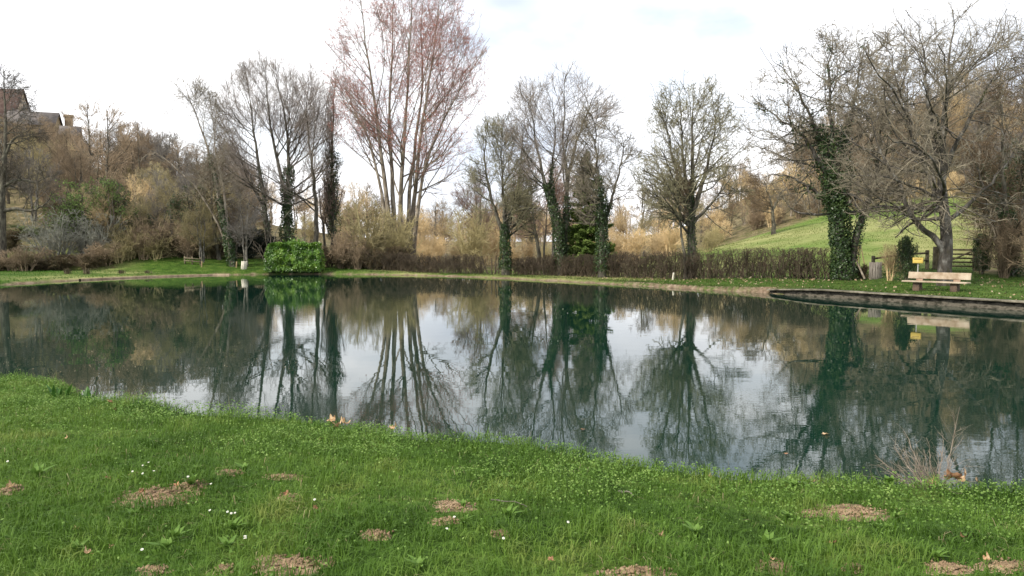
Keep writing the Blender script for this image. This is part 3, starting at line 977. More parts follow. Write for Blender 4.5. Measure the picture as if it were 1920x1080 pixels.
# ------------------------------------------------------------------ shrubs and woods built once and copied
def proto_bush(seed, rad, h, stems, twm, lim_n=7, leaf=None, tw=.011, spread=.75):
    """multi-stemmed shrub about the origin: list of (part name, mesh)"""
    rng = np.random.default_rng(seed)
    e = Env([(-.2, -rad * .75, rad * .75), (h * .3, -rad * .95, rad * .95), (h * .6, -rad, rad), (h * .85, -rad * .7, rad * .7), (h, -rad * .25, rad * .25)], 0)
    TP, TR = [], []
    for i in range(stems):
        a = rng.uniform(0, 2 * math.pi)
        q = rng.uniform(.1, 1) ** .7
        hh = h * rng.uniform(.65, .95)
        r_ = q * rad * spread
        b0 = np.array([math.cos(a) * r_ * .25, math.sin(a) * r_ * .25, -.15])
        m_ = np.array([math.cos(a) * r_ * .6, math.sin(a) * r_ * .6, hh * .5])
        tip = np.array([math.cos(a) * r_, math.sin(a) * r_, hh])
        TP.append(resample([b0, m_, tip], 9) + rng.normal(size=(9, 3)) * .04)
        TR.append(np.linspace(.03 + .008 * h, .012, 9))
    TP, TR = np.array(TP), np.array(TR)
    st = Acc()
    st.tubes(TP, TR, 5, rng)
    L1, R1 = spawn(rng, TP, TR, lim_n, .1, 1, 40, 14, .5, rad * .9, .6, tw, 5, .15, .05, e, .3)
    L2, R2 = spawn(rng, L1, R1, 7, .1, 1, 42, 14, .6, rad * .5, .7, tw, 3, .18, .03, e)
    L3, R3 = spawn(rng, L2, R2, 3.5, .1, 1, 42, 14, .8, rad * .3, .7, tw * .8, 2, .18, .02, e)
    tg_ = Acc()
    tg_.tubes(L1, R1, 3, rng)
    tg_.tubes(L2, R2, 3, rng)
    tg_.tubes(L3, R3, 3, rng)
    out = [('stems', st.mesh('stems', twm, True)), ('twigs', tg_.mesh('twigs', twm, True))]
    if leaf:
        n, size, lm = leaf
        src = np.concatenate([L2[:, 1:].reshape(-1, 3), L3[:, 1:].reshape(-1, 3)])
        c = src[rng.integers(0, len(src), n)] + rng.normal(size=(n, 3)) * .08
        out.append(('leaves', Acc().leaves(c, rng.uniform(.6, 1.2, n) * size, rng, .7).mesh('leaves', lm)))
    return out
def proto_tree(seed, rad, h, twm, bark, stems=1, leaf=None, tw=.014, low=.25, ang=42):
    rng = np.random.default_rng(seed)
    e = Env([(h * low * .6, -rad * .3, rad * .3), (h * (low + .15), -rad * .9, rad * .9), (h * .65, -rad, rad), (h * .87, -rad * .65, rad * .65), (h, -rad * .15, rad * .15)], 0)
    TP, TR = [], []
    for i in range(stems):
        a = rng.uniform(0, 2 * math.pi)
        r_ = rng.uniform(.05, .35) * rad * (1 if stems > 1 else .4)
        TP.append(resample([(0.15 * math.cos(a), 0.15 * math.sin(a), -.4), (r_ * .4 * math.cos(a), r_ * .4 * math.sin(a), h * .35), (r_ * math.cos(a), r_ * math.sin(a), h * .92)], 13) + rng.normal(size=(13, 3)) * .06)
        TR.append(np.linspace(.02 * h + .02, .02, 13) * (1 if stems == 1 else .7))
    TP, TR = np.array(TP), np.array(TR)
    st = Acc()
    st.tubes(TP, TR, 7, rng)
    L1, R1 = spawn(rng, TP, TR, int(26 / stems) + 4, low, 1, ang, 12, .5, rad * 1.4, .4, tw * 1.3, 6, .13, .08, e, .5, outward=1.0)
    L2, R2 = spawn(rng, L1, R1, 8, .15, 1, 40, 13, .5, rad * .6, .55, tw, 4, .16, .06, e)
    L3, R3 = spawn(rng, L2, R2, 6, .1, 1, 40, 14, .7, rad * .35, .7, tw, 3, .16, .05, e)
    L4, R4 = spawn(rng, L3, R3, 2, .1, 1, 40, 14, .8, rad * .2, .8, tw * .8, 2, .16, .03, e)
    st.tubes(L1, R1, 4, rng)
    cr = Acc()
    for a_, b_ in ((L2, R2), (L3, R3), (L4, R4)):
        cr.tubes(a_, b_, 3, rng)
    out = [('trunk', st.mesh('trunk', bark, True)), ('crown', cr.mesh('crown', twm, True))]
    if leaf:
        n, size, lm = leaf
        src = np.concatenate([L2[:, 1:].reshape(-1, 3), L3[:, 1:].reshape(-1, 3)])
        c = src[rng.integers(0, len(src), n)] + rng.normal(size=(n, 3)) * .1
        out.append(('leaves', Acc().leaves(c, rng.uniform(.6, 1.2, n) * size, rng, .7).mesh('leaves', lm)))
    return out
def place(name, parts, x, y, sx, sz, rz, label, cat, group, dz=0.0):
    o = empty(name, (x, y, h1(x, y) + dz), label, cat, group, rz)
    o.scale = (sx, sx, sz)
    for pn, me in parts:
        link(pn, me, o)
    return o
B_ = {}
B_['tan'] = [proto_bush(s, 2.2, 3.6, 12, M['wood_tan'], 8, tw=.014) for s in (31, 32)]
B_['olive'] = [proto_bush(s, 2.2, 3.4, 13, M['wood_olive'], 8, tw=.014) for s in (33, 34)]
B_['brown'] = [proto_bush(s, 2.2, 3.6, 12, M['wood_brown'], 8, tw=.014) for s in (35, 36)]
B_['silver'] = [proto_bush(37, 2.4, 3.2, 10, M['wood_silver'], 8, tw=.012)]
B_['bramble'] = [proto_bush(s, 2.0, 2.0, 16, M['bramble'], 8, tw=.014, leaf=(2600, .10, M['hedge_leaf'])) for s in (38, 39)]
B_['green'] = [proto_bush(40, 2.4, 4.0, 10, M['twig_dark'], 7, leaf=(6500, .11, M['leaf_spring']))]
B_['dark'] = [proto_bush(41, 1.8, 2.8, 10, M['twig_dark'], 7, leaf=(7000, .12, M['ivy']))]
B_['yew'] = [proto_bush(42, 1.8, 3.0, 14, M['yew'], 8, leaf=(9000, .11, M['yew']))]
T_ = {}
T_['tan'] = [proto_tree(s, 3.0, 8.5, M['wood_tan'], M['bark_pale'], stems=k) for s, k in ((51, 3), (52, 2))]
T_['olive'] = [proto_tree(53, 3.0, 8.0, M['wood_olive'], M['bark_grey'], stems=3)]
T_['brown'] = [proto_tree(s, 3.2, 9.0, M['wood_brown'], M['bark_dark'], stems=k) for s, k in ((54, 1), (55, 3))]
T_['grey'] = [proto_tree(s, 3.0, 9.5, M['wood_grey'], M['bark_grey'], stems=k, ang=34) for s, k in ((56, 1), (57, 2))]
T_['pink'] = [proto_tree(58, 3.0, 9.0, M['twig_pink'], M['bark_grey'], stems=2)]
T_['ivy'] = [proto_tree(59, 2.8, 9.0, M['wood_brown'], M['bark_dark'], stems=2, leaf=(5000, .15, M['ivy']))]
rr = random.Random(77)
def shrub(kind, px, d, wpx, top, label, cat='shrub', name='shrub', group=None):
    """shrub d metres away whose crown is wpx wide and reaches the photo row top"""
    parts = rr.choice(B_[kind])
    x = (px - 960) / F * d
    g_ = h1(x, d)
    rad0 = {'tan': 2.2, 'olive': 2.2, 'brown': 2.2, 'silver': 2.4, 'bramble': 2.0, 'green': 2.4, 'dark': 1.8, 'yew': 1.8}[kind]
    h0 = {'tan': 3.6, 'olive': 3.4, 'brown': 3.6, 'silver': 3.2, 'bramble': 2.0, 'green': 4.0, 'dark': 2.8, 'yew': 3.0}[kind]
    hh = P(px, top, d)[2] - g_
    return place(name, parts, x, d, wpx * d / F / 2 / rad0, hh / h0, rr.uniform(0, 6.28), label, cat, group)

shrub('silver', 105, 59, 165, 385, 'silvery grey lichen-covered shrub arching over the far left bank')
shrub('silver', 178, 60, 130, 395, 'pale silver shrub drooping right of the bigger silvery shrub')
shrub('green', 165, 62, 170, 325, 'shrub just coming into pale green leaf on the left slope')
shrub('green', 235, 64, 90, 385, 'small pale green shrub low on the left slope right of the larger green one')
shrub('green', 60, 66, 90, 420, 'pale green shrub low on the left slope beside the old oak')
shrub('green', 420, 68, 70, 440, 'pale green shrub behind the leaning ivy-clad tree')
shrub('dark', 205, 63, 80, 400, 'dark ivy-covered shrub behind the silver shrubs')
shrub('dark', 262, 63, 90, 400, 'dark evergreen shrub below the orange-brown thicket')
shrub('yew', 465, 66, 80, 425, 'black-green evergreen bush between the slatted post and the laurel')
shrub('yew', 500, 68, 60, 440, 'black-green evergreen bush behind the laurel hedge')
shrub('dark', 388, 63, 36, 462, 'small dark green bush beside the low wooden rail')
shrub('olive', 690, 63, 130, 365, 'yellowish willow shrub below the huge poplar', name='willow_shrub')
shrub('olive', 745, 64, 110, 385, 'dense olive shrub hiding the base of the huge poplar', name='willow_shrub')
shrub('brown', 640, 62, 60, 430, 'reddish brown shrub between laurel hedge and willow shrub')
shrub('brown', 670, 61.5, 60, 445, 'low brown shrub right of the laurel hedge')
shrub('olive', 885, 66, 120, 385, 'straw-coloured willow behind the hedge left of the gap', name='willow_shrub')
shrub('dark', 1703, 34.5, 50, 444, 'ivy bush beside the yellow box', name='ivy_bush')
shrub('tan', 1668, 35.5, 60, 455, 'sparse yellowish twiggy bush at the end of the rail fence')
shrub('dark', 1842, 38, 44, 440, 'dark ivy bush over the gatepost stone', name='ivy_bush')
shrub('brown', 1885, 36, 90, 400, 'brown twiggy bush right of the field gate')
shrub('brown', 1945, 35, 110, 380, 'tall brown bush at the right edge above the lawn')
shrub('bramble', 1615, 38.6, 45, 494, 'heap of cut branches left of the slatted bin', name='brush_pile', cat='brush pile')

# left bank undergrowth and wooded slope
n_tree = 0
def wood(kind, x, y, s, label, group, cat='tree', tree=True, sz=None):
    src = (T_ if tree else B_)[kind]
    place('bare_tree' if tree else 'shrub', src[rr.randrange(len(src))], x, y, s, sz or s * rr.uniform(.88, 1.12), rr.uniform(0, 6.28), label, cat, group)
for i in range(20):
    px = -20 + i * 22 + rr.uniform(-5, 5)
    d = 55.5 + i * .40 + rr.uniform(-.5, .9)
    wood(rr.choice(['bramble', 'bramble', 'olive', 'brown']), (px - 960) / F * d, d, rr.uniform(.7, 1.0), 'low twiggy bramble in the row along the far left lawn', 'brambles along the far left lawn', 'bramble', False, sz=rr.uniform(.6, .95) * (.62 if px < 240 else 1))
for i in range(9):
    px = 615 + i * 17 + rr.uniform(-5, 5)
    wood('bramble', (px - 960) / F * 61.5, 61.5 + rr.uniform(-.3, 1.5), rr.uniform(.5, .8), 'low dark bramble between the laurel and the poplar', 'brambles below the poplar', 'bramble', False, sz=rr.uniform(.6, 1))
def scatter(pxs, ds, n, kinds, label, group, sc, tree=True, cat='tree', gap=2.0, seed=1):
    r2_ = random.Random(seed)
    pts = []
    k = 0
    while len(pts) < n and k < n * 40:
        k += 1
        px = r2_.uniform(*pxs)
        d = r2_.uniform(*ds)
        x = (px - 960) / F * d
        if any((x - a) ** 2 + (d - b_) ** 2 < gap ** 2 for a, b_ in pts):
            continue
        pts.append((x, d))
        kd = r2_.choice(kinds)
        wood(kd, x, d, r2_.uniform(*sc), label[kd] if isinstance(label, dict) else label, group, cat, tree)
LAB = {'brown': 'brown bare tree in the wood on the left slope', 'grey': 'greyish bare tree in the wood on the left slope',
       'olive': 'olive-tinted bare tree in the wood on the left slope', 'tan': 'tan bare tree in the wood on the left slope',
       'ivy': 'ivy-covered bare tree in the wood on the left slope', 'pink': 'pinkish bare tree in the wood on the left slope'}
scatter((150, 470), (61, 74), 20, ['brown', 'tan', 'olive', 'ivy', 'grey'], LAB, 'trees on the left slope', (.55, .75), seed=2)
scatter((-60, 460), (72, 100), 40, ['brown', 'grey', 'olive', 'brown'], LAB, 'trees on the left slope', (.6, .9), seed=3, gap=2.3)
scatter((170, 470), (84, 112), 22, ['brown', 'grey', 'brown', 'grey'], LAB, 'trees on the left slope', (1.0, 1.3), seed=33, gap=2.6)
scatter((-40, 190), (112, 130), 20, ['brown', 'brown', 'brown', 'olive'], LAB, 'trees on the left slope', (.6, .8), seed=34, gap=2.0)
scatter((-60, 480), (100, 150), 34, ['brown', 'grey', 'brown', 'olive'], LAB, 'trees on the left slope', (.55, .75), seed=4, gap=3.0)
scatter((-60, 420), (60, 95), 30, ['brown', 'brown', 'olive', 'silver', 'bramble'],
        {'brown': 'brown shrub under the trees of the left slope', 'olive': 'olive shrub under the trees of the left slope',
         'silver': 'silvery shrub under the trees of the left slope', 'bramble': 'dark bramble under the trees of the left slope'},
        'shrubs on the left slope', (.6, 1.1), False, 'shrub', 2.0, 5)
LC = {'tan': 'straw-coloured bare tree in the sunlit wood beyond the hedge', 'olive': 'olive-tinted bare tree in the sunlit wood beyond the hedge',
      'pink': 'pinkish bare tree in the sunlit wood beyond the hedge', 'brown': 'brown bare tree in the sunlit wood beyond the hedge'}
scatter((430, 800), (76, 100), 14, ['brown', 'tan', 'olive'], LC, 'trees in the wood beyond the hedge', (.45, .7), seed=6, gap=2.5)
scatter((600, 1330), (92, 130), 40, ['tan', 'tan', 'olive', 'tan'], LC, 'trees in the wood beyond the hedge', (.7, .95), seed=7, gap=3.0)
scatter((430, 1440), (135, 200), 44, ['tan', 'tan', 'brown'], LC, 'trees in the wood beyond the hedge', (1.1, 1.5), seed=8, gap=4.5)
scatter((640, 1400), (70, 92), 26, ['tan', 'tan', 'olive'], {'tan': 'straw-coloured shrub at the edge of the wood beyond the hedge', 'olive': 'olive shrub at the edge of the wood beyond the hedge'},
        'shrubs at the edge of the wood', (.6, 1.0), False, 'shrub', 2.2, 9)
shrub('tan', 905, 78, 70, 400, 'rounded sunlit tan bush seen left of the gap in the hedge')
place('bare_tree', T_['pink'][0], (905 - 960) / F * 76, 76, 1.05, 1.15, 1.0, 'pinkish bare tree behind the ivy-clad tree by the hedge gap', 'tree', None)
place('bare_tree', T_['pink'][0], (1035 - 960) / F * 78, 78, 1.1, 1.25, 3.0, 'pinkish bare tree behind the small reddish-brown tree', 'tree', None)
# right hill
LR = {'tan': 'tan bare tree in the wood above the meadow', 'olive': 'olive-tinted bare tree in the wood above the meadow',
      'brown': 'brown bare tree in the wood above the meadow', 'grey': 'greyish bare tree in the wood above the meadow',
      'ivy': 'ivy-covered bare tree in the wood above the meadow'}
scatter((1330, 1560), (96, 116), 16, ['olive', 'tan', 'tan', 'brown'], LR, 'trees in the wood above the meadow', (.6, .85), seed=10, gap=3)
scatter((1540, 1990), (98, 120), 24, ['brown', 'brown', 'grey'], LR, 'trees in the wood above the meadow', (.75, 1.0), seed=11, gap=3)
scatter((1480, 2010), (120, 175), 46, ['brown', 'grey', 'brown', 'tan'], LR, 'trees in the wood above the meadow', (1.0, 1.4), seed=12, gap=3.8)
scatter((1690, 2010), (96, 125), 18, ['brown', 'grey', 'tan'], LR, 'trees in the wood above the meadow', (1.4, 1.8), seed=15, gap=4)
scatter((1330, 1960), (93, 98), 24, ['brown', 'brown', 'tan'], {'brown': 'brown shrub along the top edge of the meadow', 'tan': 'tan shrub along the top edge of the meadow'},
        'shrubs along the top of the meadow', (.6, .9), False, 'shrub', 1.6, 13)
scatter((1850, 2050), (38, 60), 14, ['brown', 'ivy', 'grey'], {'brown': 'brown bare tree in the thicket at the right edge', 'ivy': 'ivy-covered tree in the thicket at the right edge', 'grey': 'grey bare tree in the thicket at the right edge'},
        'trees in the right edge thicket', (.7, 1.0), seed=14, gap=2)
# ------------------------------------------------------------------ hedges
def path_pts(rows, z=True):
    return np.array([G(px, d) for px, d in rows])
def hedge(rows, h0, h1_, label, seed, dens=34, leaf=0):
    rng = np.random.default_rng(seed)
    p = path_pts(rows)
    L = np.concatenate([[0], np.cumsum(np.linalg.norm(np.diff(p[:, :2], axis=0), axis=1))])
    n = int(L[-1] * dens)
    s = np.sort(rng.uniform(0, L[-1], n))
    c = np.stack([np.interp(s, L, p[:, k]) for k in range(2)], 1)
    tdir = nrm(p[-1, :2] - p[0, :2])
    nd = np.array([-tdir[1], tdir[0]])
    c = c + nd * rng.uniform(-.38, .38, n)[:, None]
    z = H(c[:, 0], c[:, 1])
    hh = np.interp(s, [0, L[-1]], [h0, h1_]) * (.93 + .12 * vnoise(s, s * 0, .9, seed) + rng.normal(0, .045, n))
    base = np.stack([c[:, 0], c[:, 1], z - .05], 1)
    lean = np.concatenate([rng.normal(0, .24, (n, 2)), np.zeros((n, 1))], 1)
    k = np.linspace(0, 1, 6)[None, :, None]
    st = base[:, None, :] + lean[:, None, :] * k * 1.2 + np.array([0, 0, 1.0]) * (hh[:, None, None] * k)
    st[:, 1:-1] += rng.normal(size=(n, 4, 3)) * .06
    R = np.linspace(1, .45, 6)[None, :] * rng.uniform(.009, .028, n)[:, None]
    off = p.mean(0)
    root = empty('hedge', tuple(off), label, 'hedge')
    Acc().tubes(st, R, 4, rng).obj('stems', M['hedge_twig'], root, True, off)
    L1, R1 = spawn(rng, st, R, 9, .1, 1, 48, 16, .45, .5, .6, .007, 3, .22, .06)
    L2, R2 = spawn(rng, L1, R1, 3, .2, 1, 45, 16, .6, .22, .7, .006, 2, .2, .04)
    for q in (L1, L2):
        top = np.interp(q[:, 0, 0], np.sort(p[:, 0]), p[np.argsort(p[:, 0]), 2]) + (h0 + h1_) / 2 * 1.12
        q[..., 2] = np.minimum(q[..., 2], top[:, None] + rng.normal(0, .04, len(q))[:, None])
    a = Acc()
    a.tubes(L1, R1, 3, rng)
    a.tubes(L2, R2, 3, rng)
    a.obj('twigs', M['hedge_twig'], root, True, off)
    if leaf:
        src = L1[:, 1:].reshape(-1, 3)
        lowc = src[rng.integers(0, len(src), leaf)]
        Acc().leaves(lowc, rng.uniform(.03, .06, leaf), rng, .7).obj('dead_leaves', M['hedge_leaf'], root, False, off)
    return root
hedge([(690, 62), (755, 60.5), (840, 57.5), (905, 55.5)], 1.30, 1.30, 'low brown clipped bare hedge left of the gap with cut stems', 201, leaf=5000)
hedge([(958, 54), (1060, 50.5), (1124, 48.6)], 1.20, 1.35, 'middle stretch of bare hedge between the gap and the tree before the spruce', 202, leaf=3500)
hedge([(1133, 48.4), (1200, 46), (1300, 43.3), (1430, 40.8), (1562, 38.6)], 1.38, 1.55, 'long dark brown clipped bare hedge from the spruce to the big ivy tree', 203, leaf=8000)
# cut stems in the gap
g = G(930, 55)
root = empty('pruned_shrub', tuple(g), 'cluster of thick pruned stems standing in the gap of the bare hedge', 'shrub')
for px, h, lx in [(922, 1.2, .0), (928, 1.35, .1), (935, 1.25, -.05), (941, 1.4, .05), (916, .9, -.5), (926, .8, .55)]:
    x_ = (px - 930) / F * 55
    Acc().tubes(np.array([[(x_, 0, -.1), (x_ + lx * .5, .02, h * .5), (x_ + lx, 0, h)]]), np.array([[.06, .05, .045]]), 7).obj('stem', M['hedge_twig'], root, True)

# laurel hedge
rng = np.random.default_rng(7)
c0, c1 = G(503, 60), G(604, 60)
root = empty('laurel_hedge', tuple((c0 + c1) / 2), 'bright green glossy laurel hedge at the far end of the pond', 'hedge')
off = (c0 + c1) / 2
Wd, Hh, Dp = (c1 - c0)[0], 2.05, 1.5
n = 24000
u_ = rng.uniform(-.5, .5, n)
a_ = rng.uniform(0, 1, n)
# points on front, top and end faces of a rounded block
th = rng.uniform(0, math.pi, n)
sx = np.abs(np.cos(th)) ** .35 * np.sign(np.cos(th)) * Dp / 2
zz = np.where(rng.random(n) < .7, rng.uniform(0, 1, n), np.abs(np.sin(th)) ** .35)
front = rng.random(n) < .62
X = u_ * Wd
Y = np.where(front, -Dp / 2, sx)
Z = np.where(front, rng.uniform(0.02, 1, n), 1.0) * Hh
endm = rng.random(n) < .10
X = np.where(endm, np.sign(u_) * Wd / 2, X)
Y = np.where(endm, rng.uniform(-.5, .5, n) * Dp, Y)
Z = np.where(endm, rng.uniform(.02, 1, n) * Hh, Z)
bump_ = (fbm(X * 1.0 + 5, Z * 1.4 + Y, 1.6, 3) - .5)
lift = (.93 + .16 * fbm(X, X * 0, 1.3, 4)) * (1 - .06 * sm((-X - 1.2) / 1.0))
X = X * (1 - .10 * sm((Z / Hh - .6) / .4))
C = np.stack([X * (1 + .09 * bump_), Y + bump_ * 1.0 + rng.normal(0, .08, n), Z * lift + rng.normal(0, .06, n) + bump_ * .2 * (Z > Hh * .9)], 1)
N_ = np.stack([endm * np.sign(u_), (front & ~endm) * -1.0, (~front & ~endm) * 1.0 + .45], 1)
sh = rng.normal(size=(700, 3)) * [.35, .25, .30] + [.05, .1, Hh + .05]
C = np.vstack([C, sh])
N_ = np.vstack([N_, np.tile([0, -.3, 1.0], (700, 1))])
Acc().leaves(C, rng.uniform(.09, .18, len(C)), rng, .5, nrm(N_), .1).obj('leaves', M['laurel'], root)
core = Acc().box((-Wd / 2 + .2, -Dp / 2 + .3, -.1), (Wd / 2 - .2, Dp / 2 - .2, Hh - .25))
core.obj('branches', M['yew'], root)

# pale bare stems leaning out over the pond end beside the laurel
def bare_stems(name, base, items, m, label, cat='shrub'):
    root = empty(name, tuple(base), label, cat)
    st, tw = Acc(), Acc()
    rg = np.random.default_rng(len(items) + 3)
    for pts, r in items:
        p = resample(np.array([P(*q) for q in pts]), 9) + rg.normal(size=(9, 3)) * .03
        p[0] = p[0] if pts[0][1] < 480 else np.array([p[0][0], p[0][1], h1(p[0][0], p[0][1]) - .1])
        R = np.linspace(r, .012, 9)[None, :]
        st.tubes(p[None], R, 5, rg)
        L1, R1 = spawn(rg, p[None], R, 7, .25, 1, 40, 12, .35, 1.2, .5, .011, 4, .15, .03)
        L2, R2 = spawn(rg, L1, R1, 4, .2, 1, 40, 12, .5, .6, .7, .008, 3, .15, .03)
        tw.tubes(L1, R1, 3, rg)
        tw.tubes(L2, R2, 3, rg)
    st.obj('stems', m, root, True, base)
    tw.obj('twigs', m, root, True, base)
bare_stems('bare_shrub', G(503, 61.5), [([(503, 505, 61.5), (485, 470, 61.2), (468, 440, 61)], .05), ([(501, 505, 61.6), (492, 470, 61.6), (482, 455, 61.8)], .04),
           ([(504, 505, 61.7), (499, 450, 62), (492, 400, 62)], .045), ([(505, 505, 62), (507, 440, 62.3), (500, 380, 62.3), (470, 350, 62)], .05),
           ([(506, 505, 62), (520, 430, 62.3), (555, 380, 62.3)], .045)], M['bark_pale'], 'fan of pale bare stems at the left end of the laurel hedge')

# ------------------------------------------------------------------ stone wall at the water on the right
M['stone_dark'] = mat('stone_dark', [(.015, .015, .010), (.035, .032, .022), (.13, .115, .09), (.03, .028, .018)], 2.6, bump=.9, bscale=5, stretch=(1, 1, 2.2), pos=(.32, .68), bdist=.06)
M['stone_pale'] = mat('stone_pale', [(.06, .055, .035), (.14, .125, .09), (.26, .235, .18)], 2.2, bump=.5, bscale=12)
M['stone_tan'] = mat('stone_tan', [(.20, .14, .09), (.36, .28, .19)], 2.5, bump=.5, bscale=12)
def along(pts, step):
    pts = np.array(pts, float)
    L = np.concatenate([[0], np.cumsum(np.linalg.norm(np.diff(pts, axis=0), axis=1))])
    n = max(3, int(L[-1] / step))
    s = np.linspace(0, L[-1], n)
    q = np.stack([np.interp(s, L, pts[:, k]) for k in range(2)], 1)
    tg_ = nrm(np.gradient(q, axis=0))
    return q, np.stack([tg_[:, 1], -tg_[:, 0]], 1), s
wl = [W(1440, 550), W(1560, 558), W(1700, 568), W(1800, 575), W(1920, 583), (19.5, 21.5), (20.4, 16.5)]
q, nd, s = along(wl, .16)
nd = -nd if (nd[5] @ (np.array([0, 25]) - q[5])) > 0 else nd         # points away from the water
q = q - nd * .22 * sm(s / 2.5 + .1)[:, None]
rng = np.random.default_rng(8)
ztop = H(q[:, 0] + nd[:, 0] * .8, q[:, 1] + nd[:, 1] * .8) + .02
ztop -= .10 * (1 - sm(s / 3.0))
off = np.array([q[len(q) // 2][0], q[len(q) // 2][1], 0.0])
def strip(q, nd, s, prof, jit, seed):
    """sheet following the line; prof(i) gives rows of (outward offset, z)"""
    K = len(prof(0))
    V = np.zeros((len(q), K, 3))
    for i in range(len(q)):
        for k, (o_, z_) in enumerate(prof(i)):
            jj = jit * (vnoise(s[i] * 2.2, k * .9 + z_ * 3, 1.5, seed) - .5)
            V[i, k] = (q[i, 0] + nd[i, 0] * (o_ + jj), q[i, 1] + nd[i, 1] * (o_ + jj), z_)
    n = len(q)
    ii = np.arange(n - 1)[:, None] * K + np.arange(K - 1)[None, :]
    return V.reshape(-1, 3), np.stack([ii, ii + 1, ii + K + 1, ii + K], -1).reshape(-1, 4)
wall = empty('stone_wall', tuple(off), 'dark weathered stone retaining wall at the waterline below the bench', 'wall')
V, Q = strip(q, nd, s, lambda i: [(-.02 + .03 * j, -.4 + (ztop[i] - .07 + .4) * j / 6) for j in range(7)] + [(.50, ztop[i] - .075), (.52, -.3)], .10, 2)
Acc().add(V, Q).obj('wall_face', M['stone_dark'], wall, False, off)
V, Q = strip(q, nd, s, lambda i: [(-.06, ztop[i] - .05), (-.07, ztop[i] - .02), (-.04, ztop[i] + .012 * math.sin(s[i] * 3)), (.32, ztop[i] + .01), (.36, ztop[i] - .07)], .04, 5)
Acc().add(V, Q).obj('coping', M['stone_pale'], wall, False, off)
# thin stone edging of the left shore
ql, ndl, sl = along([W(150, 525.6), W(200, 523), W(300, 519), W(400, 516), W(430, 515.8)], .25)
ndl = -ndl if (ndl[3] @ (np.array([0, 40]) - ql[3])) > 0 else ndl
off = np.array([ql[10][0], ql[10][1], 0.0])
V, Q = strip(ql, ndl, sl, lambda i: [(-.05, -.3), (-.04, .07), (.0, .10), (.12, .10), (.15, -.2)], .06, 9)
tag(Acc().add(V, Q).obj('stone_edging', M['stone_tan'], None, False, off), 'low pale stone edging along the left far shore', 'edging').location = tuple(off)

# ------------------------------------------------------------------ bench and things beside it
M['bench'] = mat('bench', [(.27, .20, .13), (.42, .34, .25), (.50, .43, .33)], 2.0, bump=.3, bscale=30, stretch=(1, 1, 1), rough=.8)
M['bench_stand'] = mat('bench_stand', [(.06, .045, .035), (.15, .10, .07)], 6, bump=.3)
M['bench_post'] = mat('bench_post', [(.24, .15, .10), (.34, .24, .17)], 6)
g = G(1756, 30.4)
bench = empty('park_bench', tuple(g), 'long pale concrete bench facing the pond in front of the grey-trunked tree', 'bench', rz=radians(-52))
bevel(Acc().box((-1.24, -.30, .345), (1.24, .14, .405)).obj('seat', M['bench'], bench), .012)
R_ = Matrix.Translation((0, .22, .48)) @ Matrix.Rotation(radians(-10), 4, 'X')
bevel(Acc().box((-1.20, -.03, .0), (1.20, .04, .28), R_).obj('backrest', M['bench'], bench), .012)
for sx_ in (-.72, .72):
    bevel(Acc().box((sx_ - .14, -.18, -.15), (sx_ + .14, .16, .349), taper=.9).obj('support', M['bench_stand'], bench), .01)
    R_ = Matrix.Translation((sx_, .165, .421)) @ Matrix.Rotation(radians(-10), 4, 'X')
    bevel(Acc().box((-.13, -.02, -.07), (.13, .018, .058), R_).obj('back_support', M['bench_post'], bench), .006)
# worn earth under it is in the ground; yellow box on a post
M['yellow'] = mat('yellow', [(.50, .36, .07), (.62, .46, .12)], 4, rough=.5)
M['steel'] = mat('steel', [(.35, .35, .33), (.5, .5, .48)], 8, rough=.5)
g = G(1721, 31.3)
zc = P(1721, 488.5, 31.3)[2] - g[2]
yb = empty('post_box', tuple(g), 'yellow rectangular box on a thin post behind the left end of the bench', 'box', rz=radians(-38))
bevel(Acc().box((-.19, -.09, zc - .11), (.19, .11, zc + .11)).obj('box_body', M['yellow'], yb), .01)
bevel(Acc().box((-.20, -.10, zc + .111), (.20, .12, zc + .125)).obj('lid', M['yellow'], yb), .005)
bevel(Acc().box((-.14, -.098, zc + .05), (.14, -.088, zc + .075)).obj('slot', M['bench_stand'], yb), .002)
Acc().tubes(np.array([[(0, 0.01, -.2), (0, .01, zc - .12)]]), np.array([[.022, .022]]), 8).obj('post', M['steel'], yb, True)

# slatted bin
M['old_wood'] = mat('old_wood', [(.10, .085, .07), (.22, .195, .17), (.30, .27, .24)], 6, bump=.5, bscale=25, stretch=(4, 4, .5))
M['fence_wood'] = mat('fence_wood', [(.07, .06, .035), (.15, .125, .08), (.19, .17, .11)], 4, bump=.5, bscale=25, stretch=(1, 1, 1))
M['white_wood'] = mat('white_wood', [(.55, .50, .40), (.74, .70, .60)], 5, bump=.2)
def slat_bin(px, d, r, h, wood_m, label, tilt=0, nsl=14, rings=True):
    g = G(px, d)
    o = empty('slatted_bin', tuple(g), label, 'bin')
    o.rotation_euler = (0, tilt, 0)
    rg = np.random.default_rng(int(px))
    for k in range(nsl):
        a = 2 * math.pi * k / nsl
        c, s_ = math.cos(a), math.sin(a)
        w_ = 2 * math.pi * r / nsl * .46
        hh = h + rg.uniform(-.02, .02)
        M_ = Matrix.Rotation(a, 4, 'Z')
        bevel(Acc().box((r - .012, -w_, -.03), (r + .012, w_, hh), M_).obj('slat', wood_m, o), .004, 1)
    kk = np.linspace(0, 2 * math.pi, 25)
    for z_ in (h * .2, h * .85):
        ring = np.stack([np.cos(kk) * (r - .03), np.sin(kk) * (r - .03), kk * 0 + z_], 1)[None]
        Acc().tubes(ring, np.full((1, 25), .012), 5).obj('hoop', M['steel'], o, True)
    Acc().tubes(np.array([[(0, 0, -.02), (0, 0, h * .9)]]), np.array([[r - .06, r - .05]]), 14).obj('liner', M['bench_stand'], o, True)
slat_bin(1641.5, 37.5, .28, .84, M['old_wood'], 'grey weathered wooden slatted bin right of the big ivy tree')
